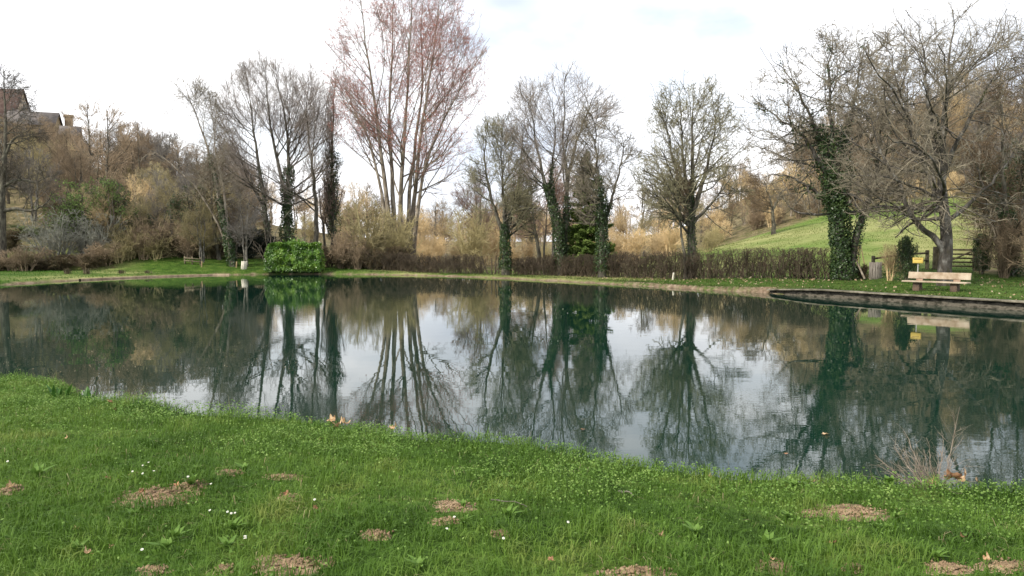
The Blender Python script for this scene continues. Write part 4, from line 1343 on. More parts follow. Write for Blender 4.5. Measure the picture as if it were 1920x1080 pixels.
slat_bin(457, 60, .21, .62, M['white_wood'], 'whitish slatted bin tilting at the edge of the far shore', tilt=.09, nsl=9)

# field gate and rail fence
def pt(px, d, z):
    p = G(px, d)
    return np.array([p[0], p[1], p[2] + z])
gd = 41.5
ga, gb = G(1753, gd), G(1829, gd - .8)
root = empty('field_gate', tuple((ga + gb) / 2), 'five-barred wooden field gate behind the grey-trunked tree', 'gate')
off = (ga + gb) / 2
for p_ in (ga, gb):
    bevel(Acc().box((p_[0] - .1, p_[1] - .1, p_[2] - .2), (p_[0] + .1, p_[1] + .1, p_[2] + 1.28), taper=.93).obj('gate_post', M['fence_wood'], root, False, off), .01)
a0, b0 = ga + (gb - ga) * .07, gb + (ga - gb) * .07
for z_ in (.22, .44, .66, .88, 1.12):
    Acc().bar(a0 + [0, 0, z_], b0 + [0, 0, z_], .045, .09).obj('bar', M['fence_wood'], root, False, off)
for e_ in (a0, b0):
    Acc().bar(e_ + [0, -.05, .15], e_ + [0, -.05, 1.2], .05, .09).obj('stile', M['fence_wood'], root, False, off)
Acc().bar(a0 + [0, -.055, .2], b0 + [0, -.055, 1.1], .04, .08).obj('brace', M['fence_wood'], root, False, off)
root = empty('rail_fence', tuple(G(1670, 41.5)), 'short wooden post-and-rail fence left of the ivy bush', 'fence')
off = G(1670, 41.5)
fp = [G(1637, 41.8), G(1690, 41.6), G(1738, 41.5)]
for p_ in fp:
    bevel(Acc().box((p_[0] - .08, p_[1] - .08, p_[2] - .2), (p_[0] + .08, p_[1] + .08, p_[2] + 1.08), taper=.94).obj('post', M['fence_wood'], root, False, off), .01)
for a, b_ in zip(fp[:-1], fp[1:]):
    for z_ in (.52, .92):
        Acc().bar(a + [0, -.1, z_], b_ + [0, -.1, z_], .05, .11).obj('rail', M['fence_wood'], root, False, off)
p_ = G(1843, 40.3)
st_ = Acc().box((-.24, -.2, -.2), (.24, .2, 1.05), taper=.72).obj('standing_stone', M['stone_pale'])
st_.location = tuple(p_)
tag(bevel(st_, .07, 3), 'rounded grey stone post standing right of the field gate', 'stone')
# far left rails and small stakes
root = empty('low_rail', tuple(G(360, 60.5)), 'low weathered wooden rail in front of the brambles on the far left shore', 'fence')
off = G(360, 60.5)
for px in (347, 361, 376):
    p_ = G(px, 60.5)
    Acc().box((p_[0] - .05, p_[1] - .05, p_[2] - .2), (p_[0] + .05, p_[1] + .05, p_[2] + .62)).obj('post', M['fence_wood'], root, False, off)
for z_ in (.28, .5):
    Acc().bar(G(345, 60.4) + [0, 0, z_], G(377, 60.4) + [0, 0, z_], .04, .09).obj('rail', M['fence_wood'], root, False, off)
M['stake'] = mat('stake', [(.34, .24, .13), (.45, .33, .2)], 6)
for px, d, h, m_, lab in ((378, 60, .45, 'stake', 'short orange-brown stake at the right end of the low rail'), (443, 60.5, .5, 'stake', 'short brown stake left of the whitish slatted bin'),
                          (1262, 43.6, .42, 'white_wood', 'short white stake at the foot of the long hedge')):
    p_ = G(px, d)
    o = Acc().box((-.05, -.05, -.1), (.05, .05, h), taper=.8).obj('stake', M[m_])
    o.location = tuple(p_)
    o.rotation_euler = (.05, .08, .4)
    tag(bevel(o, .01), lab, 'stake')
# staked sapling in the meadow
g = G(1611, 45)
root = empty('staked_sapling', tuple(g), 'young staked sapling with pale support poles right of the big ivy tree', 'sapling')
for a_ in ((-.45, -.1), (.35, -.2), (.05, .4)):
    Acc().tubes(np.array([[(a_[0], a_[1], -.15), (a_[0] * .15, a_[1] * .15, 1.55)]]), np.array([[.03, .028]]), 6).obj('stake', M['stake'], root, True)
rg = np.random.default_rng(4)
tk = resample(np.array([(0, 0, -.1), (.03, 0, 1.2), (.0, .02, 2.3)]), 8)[None]
Acc().tubes(tk, np.linspace(.028, .01, 8)[None], 6).obj('trunk', M['bark_pale'], root, True)
L1, R1 = spawn(rg, tk, np.linspace(.028, .01, 8)[None], 12, .4, 1, 40, 10, .3, .7, .6, .006, 4, .12, .06)
Acc().tubes(L1, R1, 3).obj('crown', M['twig_grey'], root, True)
# leaning cut branch
a, b_ = G(1622, 37.2) + [0, 0, .05], P(1597, 470, 38.2)
o = Acc().tubes(resample(np.array([a - b_, (a - b_) * .5 + [.05, 0, -.1], (0, 0, 0)]), 8)[None], np.linspace(.055, .035, 8)[None], 7).obj('cut_branch', M['bark_pale'], None, True)
o.location = tuple(b_)
tag(o, 'pale cut branch leaning against the big ivy tree', 'branch')
# outlet and panel at the far end
g = G(534, 58.9)
root = empty('water_outlet', tuple(g), 'small grey concrete outlet block at the shore below the laurel', 'outlet')
M['concrete'] = mat('concrete', [(.22, .23, .22), (.38, .39, .38)], 5, bump=.3)
bevel(Acc().box((-.50, -.3, -.35), (.50, .2, .12)).obj('slab', M['concrete'], root), .02)
bevel(Acc().box((-.16, -.1, .121), (.22, .12, .26)).obj('cap', M['concrete'], root), .02)
g = G(706, 63.6)
root = empty('panel', tuple(g), 'white and green panel glimpsed through shrubs left of the huge poplar', 'panel')
M['teal'] = mat('teal', [(.10, .30, .24), (.16, .36, .3)], 3)
M['white'] = mat('white', [(.6, .6, .58), (.75, .75, .73)], 3)
bevel(Acc().box((-.28, -.02, .75), (.28, .02, 1.35)).obj('board', M['white'], root), .01)
bevel(Acc().box((-.24, -.035, .50), (.18, -.0, .749)).obj('lower_board', M['teal'], root), .01)
for sx_ in (-.2, .2):
    Acc().box((sx_ - .03, .021, -.1), (sx_ + .03, .06, 1.3)).obj('leg', M['old_wood'], root)

# ------------------------------------------------------------------ houses on the hill
M['plaster'] = mat('plaster', [(.46, .37, .27), (.58, .47, .35)], .5, bump=.2)
M['plaster_lit_yellow'] = mat('plaster_lit_yellow', [(.36, .28, .17), (.43, .34, .21)], .5)  # wall colour with the yellow light falling on it painted in
M['brick_red'] = mat('brick_red', [(.26, .15, .11), (.34, .21, .16)], .8)
M['roof_brown'] = mat('roof_brown', [(.09, .055, .045), (.15, .10, .08)], 1.5, bump=.5, bscale=6)
M['roof_slate'] = mat('roof_slate', [(.085, .075, .07), (.16, .14, .13)], 1.5, bump=.4)
M['glass'] = mat('glass', [(.03, .035, .04), (.06, .07, .08)], 1, rough=.15, spec=.6)
def house(px, py_eave, py_ridge, d, L, Wd, rz, wm_, rm_, label, align='right', wins=(), chim=None, down=9):
    top = P(px, py_ridge, d)
    ze, zr = P(px, py_eave, d)[2], top[2]
    root = empty('house', (top[0], top[1], ze), label, 'house', rz=rz)
    x1, x0 = 0.0, -L
    h_ = zr - ze
    w = Wd / 2
    a = Acc()
    V = [(x0, -w, -down), (x1, -w, -down), (x1, w, -down), (x0, w, -down), (x0, -w, 0), (x1, -w, 0), (x1, w, 0), (x0, w, 0), (x0, 0, h_), (x1, 0, h_)]
    a.add(V, [(0, 1, 5, 4), (2, 3, 7, 6), (3, 2, 1, 0)], None)
    a.add(V, None, None)
    a.n -= 0
    T = [(1, 2, 6), (1, 6, 5), (5, 6, 9), (3, 0, 4), (3, 4, 7), (7, 4, 8)]
    a.t.append(np.array(T))
    a.obj('wall', wm_, root)
    rf = Acc()
    ov = .35
    e_ = -ov * h_ / w
    for sy in (-1, 1):
        b0_ = [(x0 - .3, sy * (w + ov), e_ + .02), (x1 + .3, sy * (w + ov), e_ + .02), (x1 + .3, 0, h_ + .03), (x0 - .3, 0, h_ + .03)]
        t0_ = [(p[0], p[1], p[2] + .22) for p in b0_]
        rf.add(b0_ + t0_, [(0, 1, 2, 3), (4, 5, 6, 7), (0, 1, 5, 4), (1, 2, 6, 5), (3, 0, 4, 7)])
    roof = rf.obj('roof', rm_, root)
    for (face, yy, zz_, ww, hh_) in wins:
        if face == 'gable':
            wn = Acc().box((x1 - .02, yy - ww / 2, zz_), (x1 + .04, yy + ww / 2, zz_ + hh_)).obj('window', M['glass'], root)
            Acc().box((x1, yy - ww / 2 - .15, zz_ - .15), (x1 + .10, yy + ww / 2 + .15, zz_)).obj('sill', M['stone_pale'], wn)
        else:
            wn = Acc().box((yy - ww / 2, -w - .04, zz_), (yy + ww / 2, -w + .02, zz_ + hh_)).obj('window', M['glass'], root)
            Acc().box((yy - ww / 2 - .15, -w - .10, zz_ - .15), (yy + ww / 2 + .15, -w, zz_)).obj('sill', M['stone_pale'], wn)
    if chim:
        cx, cy, ch = chim
        k = Acc().box((cx - .5, cy - .4, h_ * .4), (cx + .5, cy + .4, h_ + ch)).obj('chimney', M['stone_pale'], roof)
    return root
house(42, 226, 170, 140, 15, 8.4, radians(11.5), M['plaster'], M['roof_brown'], 'tall beige gabled house with brown tiled roof at the top left of the hill',
      wins=[('gable', .3, 1.8, .5, .9), ('front', -5, -3.2, .9, 1.3), ('front', -8.5, -3.2, .9, 1.3)])
house(108, 238, 214, 138, 7.5, 6, radians(18), M['plaster_lit_yellow'], M['roof_slate'], 'house with yellow light in its wall colour and grey slate roof right of the tall beige house',
      wins=[('front', -2, -2.0, .8, 1.1), ('front', -4.5, -2.0, .8, 1.1), ('gable', 0, -1.9, .8, 1.1)])
house(149, 256, 240, 136, 2.8, 4.2, radians(25), M['brick_red'], M['roof_slate'], 'small reddish house with slate roof at the right end of the hilltop row', wins=[('gable', 0, -1.6, .6, .9)])
house(292, 300, 273, 122, 5, 7, radians(60), M['plaster'], M['roof_brown'], 'brown-roofed house half hidden by bare trees lower on the left slope', wins=[('front', -3, -2.2, .8, 1.1)])
g = P(128.5, 216, 139)
ch = empty('round_chimney', (g[0], g[1], g[2] - 8), 'pale round stone chimney tower between the yellow-lit and reddish houses', 'chimney')
Acc().tubes(np.array([[(0, 0, -2), (0, 0, 8)]], float), np.array([[.75, .68]]), 16).obj('shaft', M['stone_tan'], ch, True)
Acc().tubes(np.array([[(0, 0, 7.6), (0, 0, 7.9), (0, 0, 8.0), (0, 0, 8.02)]], float), np.array([[.85, .88, .85, .01]]), 16).obj('cap', M['stone_tan'], ch, True)

# ------------------------------------------------------------------ near bank: grass, weeds, small things
def gp(px, py, it=6):
    """ground point seen at photo pixel (px, py)"""
    z = .5
    for _ in range(it):
        p = P(px, py, 1.0)
        d = (HC - z) / (HC - p[2])
        x = (px - 960) / F * d
        k = P(px, py, d)
        z = h1(k[0], k[1])
    return np.array([k[0], k[1], z])
bare = [(295, 934, 60, 16), (358, 912, 26, 7), (855, 952, 34, 11), (838, 979, 30, 6), (548, 1060, 62, 17), (702, 1006, 26, 7), (1590, 962, 66, 17), (1518, 966, 22, 6),
        (1452, 1066, 34, 14), (1190, 1074, 62, 10), (1775, 1068, 40, 12), (1885, 1064, 50, 12), (433, 888, 24, 5), (530, 896, 32, 5),
        (936, 1004, 16, 6), (1600, 1068, 18, 6), (20, 920, 18, 7), (1000, 700, 1, 1), (1320, 876, 30, 5), (290, 1072, 30, 8), (420, 1070, 16, 6), (545, 934, 20, 5)]
BP = []
for px, py, a, b_ in bare:
    c = gp(px, py)
    BP.append((c[0], c[1], a / F * c[1] * 1.02, b_ / (py - 465.0) * c[1] * 1.0))
BP = np.array(BP)
def bare_mask(x, y):
    m = np.zeros_like(x)
    for cx, cy, rx, ry in BP:
        q = np.sqrt(((x - cx) / rx) ** 2 + ((y - cy) / ry) ** 2) + (vnoise(x, y, 22, 3) - .5) * .7
        m = np.maximum(m, np.clip(1.02 - q, 0, 1) * 2.2)
    return m
def gpe(px, py):
    """like gp, but kept on the bank and resting on the weeds along its edge"""
    g = gp(px, py)
    d = g[1]
    for _ in range(160):
        q = P(px, py, d)
        if float(sdf_raw(q[0:1], q[1:2])[0]) > .16:
            break
        d -= .05
    zg = h1(q[0], q[1])
    return np.array([q[0], q[1], min(max(q[2], zg), zg + .08)])
M['soil'] = mat('soil', [(.12, .08, .045), (.26, .18, .105), (.38, .28, .175)], 11, bump=.9, bscale=60, bdist=.012)
k_ = 0
for (cx, cy, rx, ry) in BP:
    if rx < .02: continue
    n = 26
    g_ = np.linspace(-1.25, 1.25, n)
    X_, Y_ = np.meshgrid(cx + g_ * rx, cy + g_ * ry)
    q = np.sqrt(((X_ - cx) / rx) ** 2 + ((Y_ - cy) / ry) ** 2) + (vnoise(X_, Y_, 18, 3) - .5) * .5
    Z_ = H(X_, Y_) + (.014 * np.clip(1.15 - q, -1.5, 1)) + (fbm(X_, Y_, 40, 5) - .5) * .022
    V = np.stack([X_ - cx, Y_ - cy, Z_], -1).reshape(-1, 3)
    ii = (np.arange(n - 1)[:, None] * n + np.arange(n - 1)[None, :])
    Q = np.stack([ii, ii + 1, ii + n + 1, ii + n], -1).reshape(-1, 4)
    ng = int(120 + 9000 * rx * ry)
    ga_ = rng.normal(size=(ng, 2)) * .42
    gx_, gy_ = cx + ga_[:, 0] * rx, cy + ga_[:, 1] * ry
    gr = rng.uniform(.002, .011, ng) ** 1.0
    gz_ = H(gx_, gy_) + .016
    octa = np.array([(1, 0, 0), (0, 1, 0), (-1, 0, 0), (0, -1, 0), (0, 0, .8), (0, 0, -.8)])
    cv = (octa[None] * (1 + rng.uniform(-.35, .35, (ng, 6, 1)))) * gr[:, None, None] + np.stack([gx_ - cx, gy_ - cy, gz_], -1)[:, None, :]
    ct = np.array([(0, 1, 4), (1, 2, 4), (2, 3, 4), (3, 0, 4), (1, 0, 5), (2, 1, 5), (3, 2, 5), (0, 3, 5)])
    CT = (ct[None] + np.arange(ng)[:, None, None] * 6).reshape(-1, 3) + len(V)
    V = np.concatenate([V, cv.reshape(-1, 3)])
    o = link('bare_soil', mesh_quads('bare_soil', V, Q, M['soil'], False, T=CT))
    o.location = (cx, cy, 0)
    tag(o, 'patch of bare brown soil in the near grass', kind='structure')

M['grass'] = mat('grass', [(.032, .070, .008), (.068, .142, .014), (.112, .20, .025), (.22, .26, .06)], 1.3, rough=.6, spec=.25, trans=.30, detail=8, pos=(.3, .7))  # near-bank cloud shade is part of this darker green
M['weed'] = mat('weed', [(.06, .13, .018), (.13, .23, .04), (.26, .36, .10)], 9, rough=.6, spec=.25, trans=.25, detail=8, pos=(.3, .7))
M['dry_grass'] = mat('dry_grass', [(.20, .17, .08), (.34, .30, .16)], 3, trans=.2)
rng = np.random.default_rng(99)
def near_pts(n, x0, x1, y0, y1, edge=.10, dref=4.2):
    x = rng.uniform(x0, x1, n)
    y = rng.uniform(y0, y1, n)
    keep = (np.abs(x) < y * .80 + 1.4) & (rng.random(n) < np.minimum(1, (dref / np.maximum(y, .5)) ** 1.1))
    x, y = x[keep], y[keep]
    s = sdf_raw(x, y)
    k = s > edge
    x, y, s = x[k], y[k], s[k]
    return x, y, s
def blades(x, y, z, h, w, lean, rgn):
    n = len(x)
    az = rgn.uniform(0, 2 * np.pi, n)
    d = np.stack([np.cos(az), np.sin(az), np.zeros(n)], 1)
    sd = np.stack([-np.sin(az + rgn.normal(0, .5, n)), np.cos(az), np.zeros(n)], 1)
    b0 = np.stack([x, y, z - .01], 1)
    up = np.array([0, 0, 1.0])
    m = b0 + d * (lean * h * .3)[:, None] + up * (h * .6)[:, None]
    t_ = b0 + d * (lean * h)[:, None] + up * (h * (1 - .42 * np.minimum(lean, 1.3) ** 2))[:, None]
    V = np.stack([b0 - sd * (w * .35)[:, None], b0 + sd * (w * .35)[:, None], m + sd * (w * .5)[:, None], m - sd * (w * .5)[:, None], t_], 1)
    k = np.arange(n)[:, None] * 5
    return V.reshape(-1, 3), np.concatenate([k, k + 1, k + 2, k + 3], 1), np.concatenate([k + 3, k + 2, k + 4], 1)
x, y, s = near_pts(1000000, -13, 10.5, 1.6, 13.5, .03)
bm_ = bare_mask(x, y)
k = rng.random(len(x)) > np.minimum(bm_, .93)
x, y, s = x[k], y[k], s[k]
z = H(x, y, s)
clump = fbm(x, y, 2.2, 40)
fineC = vnoise(x, y, 9, 41)
h = (.030 + .10 * np.clip(clump - .25, 0, 1) + .05 * fineC ** 2) * rng.uniform(.5, 1.5, len(x))
h = np.where(s < .5, h * 1.15, h)
V, Q, T_a = blades(x, y, z, h, rng.uniform(.003, .0062, len(x)), rng.uniform(.2, 1.25, len(x)), rng)
a = Acc()
a.add(V, Q, None)
a.t.append(T_a)
tag(a.obj('grass', M['grass']), 'lush short green grass covering the near bank', 'grass', kind='stuff')
# small-leaved weeds, thick near the water
n = 900000
x, y, s = near_pts(n, -13, 10.5, 2.4, 13.5, .06, 6)
dens = np.clip(1.15 - s * .60, .04, 1) * (.30 + 1.0 * (fbm(x, y, 1.7, 50) > .47)) * np.where(x > 1.0, .55, 1.0) * (y > 3.2)
k = (rng.random(len(x)) < dens) & (bare_mask(x, y) < .3)
x, y, s = x[k], y[k], s[k]
z = H(x, y, s)
hump = .07 * np.clip(fbm(x, y, 1.1, 60) - .42, 0, 1) * 3
hh = (.03 + .045 * rng.random(len(x)) ** 1.5 + hump * (s < 1.3) * rng.random(len(x)))
C = np.stack([x, y, z + .012 + hh], 1)
a = Acc().leaves(C, rng.uniform(.009, .021, len(x)), rng, .8, np.tile([0, 0, 1.0], (len(x), 1)), .2)
tag(a.obj('ground_weeds', M['weed']), 'mat of small round-leaved weeds along the near water edge', 'weeds', kind='stuff')
# dry bents over the water edge, left
x, y, s = near_pts(60000, -12, 6, 4.5, 13, .02, 9)
k = (s < .35) & (rng.random(len(x)) < np.where(x < -3.5, .35, .05))
x, y, s = x[k], y[k], s[k]
V, Q, T_a = blades(x, y, H(x, y, s), rng.uniform(.08, .24, len(x)), rng.uniform(.002, .0035, len(x)), rng.uniform(.1, .7, len(x)), rng)
a = Acc()
a.add(V, Q, None)
a.t.append(T_a)
heads = np.stack([x, y, H(x, y, s) + .17], 1)[::3]
tag(a.obj('dry_grass', M['dry_grass']), 'thin dry grass stalks fringing the near bank', 'grass', kind='stuff')

x, y, s = near_pts(60000, -13, 10.5, 1.6, 13, .3)
k = rng.random(len(x)) < .35 * (fbm(x, y, 2.5, 77) > .5)
x, y, s = x[k], y[k], s[k]
V, Q, T_a = blades(x, y, H(x, y, s) + .015, rng.uniform(.03, .085, len(x)), rng.uniform(.002, .0045, len(x)), rng.uniform(.8, 1.5, len(x)), rng)
a = Acc()
a.add(V, Q, None)
a.t.append(T_a)
tag(a.obj('dead_grass', M['dry_grass']), 'dead yellowed blades scattered through the near grass', 'grass', kind='stuff')

# far shore grass fringe
x = rng.uniform(-45, 24, 600000)
y = rng.uniform(17, 68, 600000)
s = sdf_raw(x, y)
k = (s > .12) & (s < 14) & (rng.random(len(x)) < np.where(s < 1.0, .9, .28)) & (np.abs(x) < y * .85)
x, y, s = x[k], y[k], s[k]
z = H(x, y, s)
k = z > .12
x, y, s, z = x[k], y[k], s[k], z[k]
M['lawn'] = mat('lawn', [(.028, .085, .008), (.055, .145, .012), (.10, .19, .02)], .6, rough=.7, trans=.25, detail=8)
M['lawn_olive'] = mat('lawn_olive', [(.035, .06, .010), (.06, .10, .016), (.12, .14, .04)], .6, rough=.7, trans=.25, detail=8)
side = x + rng.normal(0, 2.5, len(x)) < -12
for sel, m_, lab in ((side, M['lawn'], 'bright green lawn grass on the left far shore'), (~side, M['lawn_olive'], 'olive green lawn grass on the right far shore')):
    xx, yy, zz = x[sel], y[sel], z[sel]
    V, Q, T_a = blades(xx, yy, zz, rng.uniform(.03, .10, len(xx)) * (.6 + fbm(xx, yy, .8, 71)), rng.uniform(.012, .03, len(xx)), rng.uniform(.2, 1, len(xx)), rng)
    a = Acc()
    a.add(V, Q, None)
    a.t.append(T_a)
    tag(a.obj('lawn_grass', m_), lab, 'grass', kind='stuff')
x = rng.uniform(4, 75, 110000)
y = rng.uniform(42, 95, 110000)
k = (x / y < .80) & (x / y > .17) & (fbm(x, y, .5, 90) > .42)
x, y = x[k], y[k]
V, Q, T_a = blades(x, y, H(x, y), rng.uniform(.03, .13, len(x)), rng.uniform(.02, .05, len(x)), rng.uniform(.3, 1.2, len(x)), rng)
a = Acc()
a.add(V, Q, None)
a.t.append(T_a)
M['pasture'] = mat('pasture', [(.10, .155, .032), (.15, .195, .05), (.23, .25, .09)], .2, rough=.7, trans=.25, detail=8)
tag(a.obj('pasture_grass', M['pasture']), 'rough tussocky grass on the sloping meadow', 'grass', kind='stuff')
# leaf litter on the right lawn
def litter(n, fx, fy, cond, size, m_, name, label):
    x, y = fx(n), fy(n)
    s = sdf_raw(x, y)
    k = (s > .5) & cond(x, y, s)
    x, y, s = x[k], y[k], s[k]
    C = np.stack([x, y, H(x, y, s) + .03], 1)
    a = Acc().leaves(C, rng.uniform(.6, 1.2, len(x)) * size, rng, .8, np.tile([0, 0, 1.0], (len(x), 1)), .1)
    tag(a.obj(name, m_), label, 'leaves', kind='stuff')
M['litter'] = mat('litter', [(.16, .10, .055), (.32, .23, .14), (.45, .38, .27)], 5)
litter(16000, lambda n: rng.uniform(2, 26, n), lambda n: rng.uniform(22, 50, n), lambda x, y, s: (s < 10) & (rng.random(len(x)) < .10 + .5 * ((x > 17) & (y > 30) & (fbm(x, y, .5, 80) > .5))), .10, M['litter'], 'fallen_leaves', 'pale fallen leaves scattered over the right lawn')
litter(9000, lambda n: rng.uniform(-14, 18, n), lambda n: rng.uniform(37, 64, n), lambda x, y, s: (s > 2.0) & (s < 5.5), .11, M['litter'], 'fallen_leaves', 'brown fallen leaves gathered under the hedge and poplar')

# broad-leaved plants and tussocks on the near bank
M['dock'] = mat('dock', [(.035, .10, .015), (.08, .19, .03)], 8, trans=.2, rough=.5)
def tuft(px, py, n, h, w, label, m_, spread=.05, name='dock_plant', cat='plant', lean=.6, d=None):
    g = gpe(px, py) if d is None else G(px, d)
    rg = np.random.default_rng(int(px * 7 + py))
    a = Acc()
    for i in range(n):
        az = rg.uniform(0, 6.28)
        hh = h * rg.uniform(.6, 1.1)
        ln = rg.uniform(.1, lean)
        bx, by = rg.normal(0, spread, 2)
        K = 5
        V, Q = [], []
        for j in range(K + 1):
            t_ = j / K
            r_ = ln * hh * t_ ** 1.6
            ww = w * math.sin(math.pi * min(.97, .12 + t_ * .86)) * .5
            cx, cy, cz = bx + math.cos(az) * r_, by + math.sin(az) * r_, hh * t_ * (1 - .25 * ln * t_)
            V += [(cx - math.sin(az) * ww, cy + math.cos(az) * ww, cz + ww * .3), (cx, cy, cz), (cx + math.sin(az) * ww, cy - math.cos(az) * ww, cz + ww * .3)]
            if j < K:
                b0 = j * 3
                Q += [(b0, b0 + 1, b0 + 4, b0 + 3), (b0 + 1, b0 + 2, b0 + 5, b0 + 4)]
        a.add(V, Q)
    o = a.obj(name, m_, None, True)
    o.location = (g[0], g[1], h1(g[0], g[1]) - .01)
    return tag(o, label, cat)
tuft(118, 748, 11, .20, .04, 'upright dark green tuft of broad leaves at the far left of the near bank', M['dock'], .07)
tuft(178, 752, 12, .18, .04, 'broad-leaved green tuft second from the left on the near bank edge', M['dock'], .08)
tuft(262, 765, 90, .12, .008, 'dark grass tussock overhanging the water at the left', M['dock'], .05, 'grass_tussock')
tuft(984, 832, 16, .15, .035, 'upright broad-leaved tuft rising at the middle of the near bank edge', M['dock'], .05)
tuft(1003, 836, 8, .12, .03, 'smaller broad-leaved tuft right of the middle one', M['dock'], .03)
tuft(598, 806, 9, .10, .03, 'dark green tuft between the dried maple leaves', M['dock'], .03)
tuft(1295, 866, 8, .09, .02, 'small green tuft at the near bank edge right of centre', M['dock'], .04)
tuft(640, 880, 5, .06, .03, 'low plant with one pale green leaf in the near grass', M['weed'], .02, lean=1.3)
tuft(195, 855, 7, .06, .03, 'low rosette of green leaves in the left near grass', M['weed'], .03, lean=1.4)
ro = random.Random(21)
ros = tuft(640, 980, 9, .085, .030, 'low broad-leaved rosette in the near grass', M['weed'], .01, 'rosette', 'plant', 1.5)
ros['group'] = 'rosettes in the near grass'
for _ in range(26):
    g = gp(ro.uniform(20, 1900), ro.uniform(880, 1075))
    c = ros.copy()
    COL.objects.link(c)
    c.location = (g[0], g[1], g[2] + .01)
    c.rotation_euler = (0, 0, ro.uniform(0, 6.28))
    k = ro.uniform(.55, 1.15)
    c.scale = (k, k, k)
for px, py, n, h, lab in ((125, 521, 70, .42, 'brown rush tuft farthest left on the stone edging'), (161, 520.5, 60, .45, 'brown rush tuft second from the left on the stone edging'),
                          (228, 518.5, 50, .35, 'brown rush tuft third from the left on the stone edging'), (277, 517, 40, .28, 'small brown rush tuft right of the others on the stone edging')):
    tuft(px, py, n, h, .035, lab, M['bramble'], .12, 'rush_tuft', d=W(px, py)[1] - .2)

# dried leaves: lobed, curled
M['leaf_tan'] = mat('leaf_tan', [(.22, .12, .06), (.44, .28, .15), (.58, .43, .27)], 2.2, trans=.15, objinfo=.2)
M['leaf_brown'] = mat('leaf_brown', [(.11, .055, .03), (.30, .15, .08), (.42, .24, .13)], 2.2, trans=.15, objinfo=.25)
def leaf_mesh(seed, m_):
    rg = np.random.default_rng(seed)
    K = 40
    ang = np.linspace(0, 2 * np.pi, K, endpoint=False)
    lob = .62 + .38 * np.abs(np.cos((ang - np.pi / 2) * 2.5)) ** 1.6
    lob *= .85 + .15 * np.cos(ang - np.pi / 2) + rg.normal(0, .03, K)
    V = [(0, 0, 0)]
    T = []
    cur = rg.uniform(.7, 1.6)
    dirc = rg.uniform(0, 3.14)
    for ring in (.4, .75, 1.0):
        for k in range(K):
            r = ring * (lob[k] if ring > .5 else (.5 + .5 * lob[k]) * .9)
            x, y = r * math.cos(ang[k]), r * math.sin(ang[k])
            q_ = x * math.cos(dirc) + y * math.sin(dirc)
            z = cur * q_ * q_ * .7 + .08 * math.sin(5 * ang[k]) * ring + rg.normal(0, .015)
            V.append((x * (1 - .22 * cur * abs(q_)), y * (1 - .12 * cur * abs(q_)), z + .12 * math.sin(9 * x + seed) * ring))
    Q = []
    for k in range(K):
        T.append((0, 1 + k, 1 + (k + 1) % K))
        for r_ in range(2):
            a0 = 1 + r_ * K
            Q.append((a0 + k, a0 + K + k, a0 + K + (k + 1) % K, a0 + (k + 1) % K))
    return mesh_quads('blade', np.array(V), Q, m_, True, T=T)
LV = [leaf_mesh(i, M['leaf_tan']) for i in range(4)] + [leaf_mesh(i + 10, M['leaf_brown']) for i in range(4)]
stalk = Acc().tubes(np.array([[(0, -.05, .0), (.05, -.7, .02), (.12, -1.3, .15)]]), np.array([[.03, .025, .02]]), 5).mesh('stalk', M['leaf_brown'], True)
leaves_ = [(208, 768, .055, 5, 'curled brown leaf on the near bank at the left, below the broad-leaved tufts'), (214, 774, .045, 4, None),
           (569, 779, .04, 6, 'small reddish leaf leftmost of the dried leaves at the water edge'), (583, 783, .05, 1, 'tan leaf in the left pair at the water edge'),
           (622, 803, .06, 0, 'pale tan maple leaf, upper left one of the big trio'), (634, 812, .06, 2, 'pale tan maple leaf lying lowest in the big trio'),
           (648, 808, .065, 3, 'pale tan maple leaf, right one of the big trio'), (738, 817, .055, 1, 'tan leaf stuck upright at the edge left of the weedy hump'),
           (1786, 888, .085, 5, 'large reddish brown curled leaf under the dry twiggy bush'), (1806, 893, .07, 0, 'orange curled leaf right of the large reddish brown leaf'),
           (1747, 888, .05, 1, 'orange-tan leaf at the foot of the dry twiggy bush'), (1832, 906, .035, 0, 'small tan leaf farthest right at the water edge'),
           (202, 906, .035, 5, 'round brown leaf alone in the left near grass'), (125, 828, .035, 2, 'tan leaf half buried in the weeds at the left'),
           (600, 832, .03, 0, 'tiny tan leaf in the weeds below the big trio'), (1525, 911, .035, 1, 'small orange leaf upright in the grass at right'),
           (266, 932, .035, 7, 'dark brown leaf at the left of the bare soil patch'), (330, 920, .035, 6, 'brown leaf along the top of the left soil patch'),
           (165, 1048, .035, 1, 'tan leaf at the lower left corner'), (210, 1037, .025, 2, 'tiny tan leaf right of the lower left one'),
           (145, 1003, .03, 0, 'tan leaf in the grass above the lower left corner'), (20, 921, .038, 2, 'pale dry leaf at the left edge'),
           (345, 950, .03, 5, 'small brown leaf just below the left soil patch'), (592, 963, .03, 4, 'small pale brown leaf near a daisy, left of centre'),
           (538, 935, .035, 6, 'brown leaf above the middle-left grass'), (1448, 1060, .036, 0, 'dry leaf lying on the soil patch at the bottom right'),
           (1808, 1018, .035, 7, 'dark brown leaf in the grass at lower right'), (1238, 1016, .035, 2, 'pale leaf standing in the grass right of centre'),
           (1033, 1062, .03, 5, 'dark red leaf at the bottom centre'), (1330, 903, .03, 2, 'pale leaf in the grass right of the water edge centre'),
           (1850, 1062, .036, 2, 'pale dry leaf on the bottom right soil patch'), (1560, 1030, .03, 6, 'small brown leaf below the right soil patch')]
rl = random.Random(5)
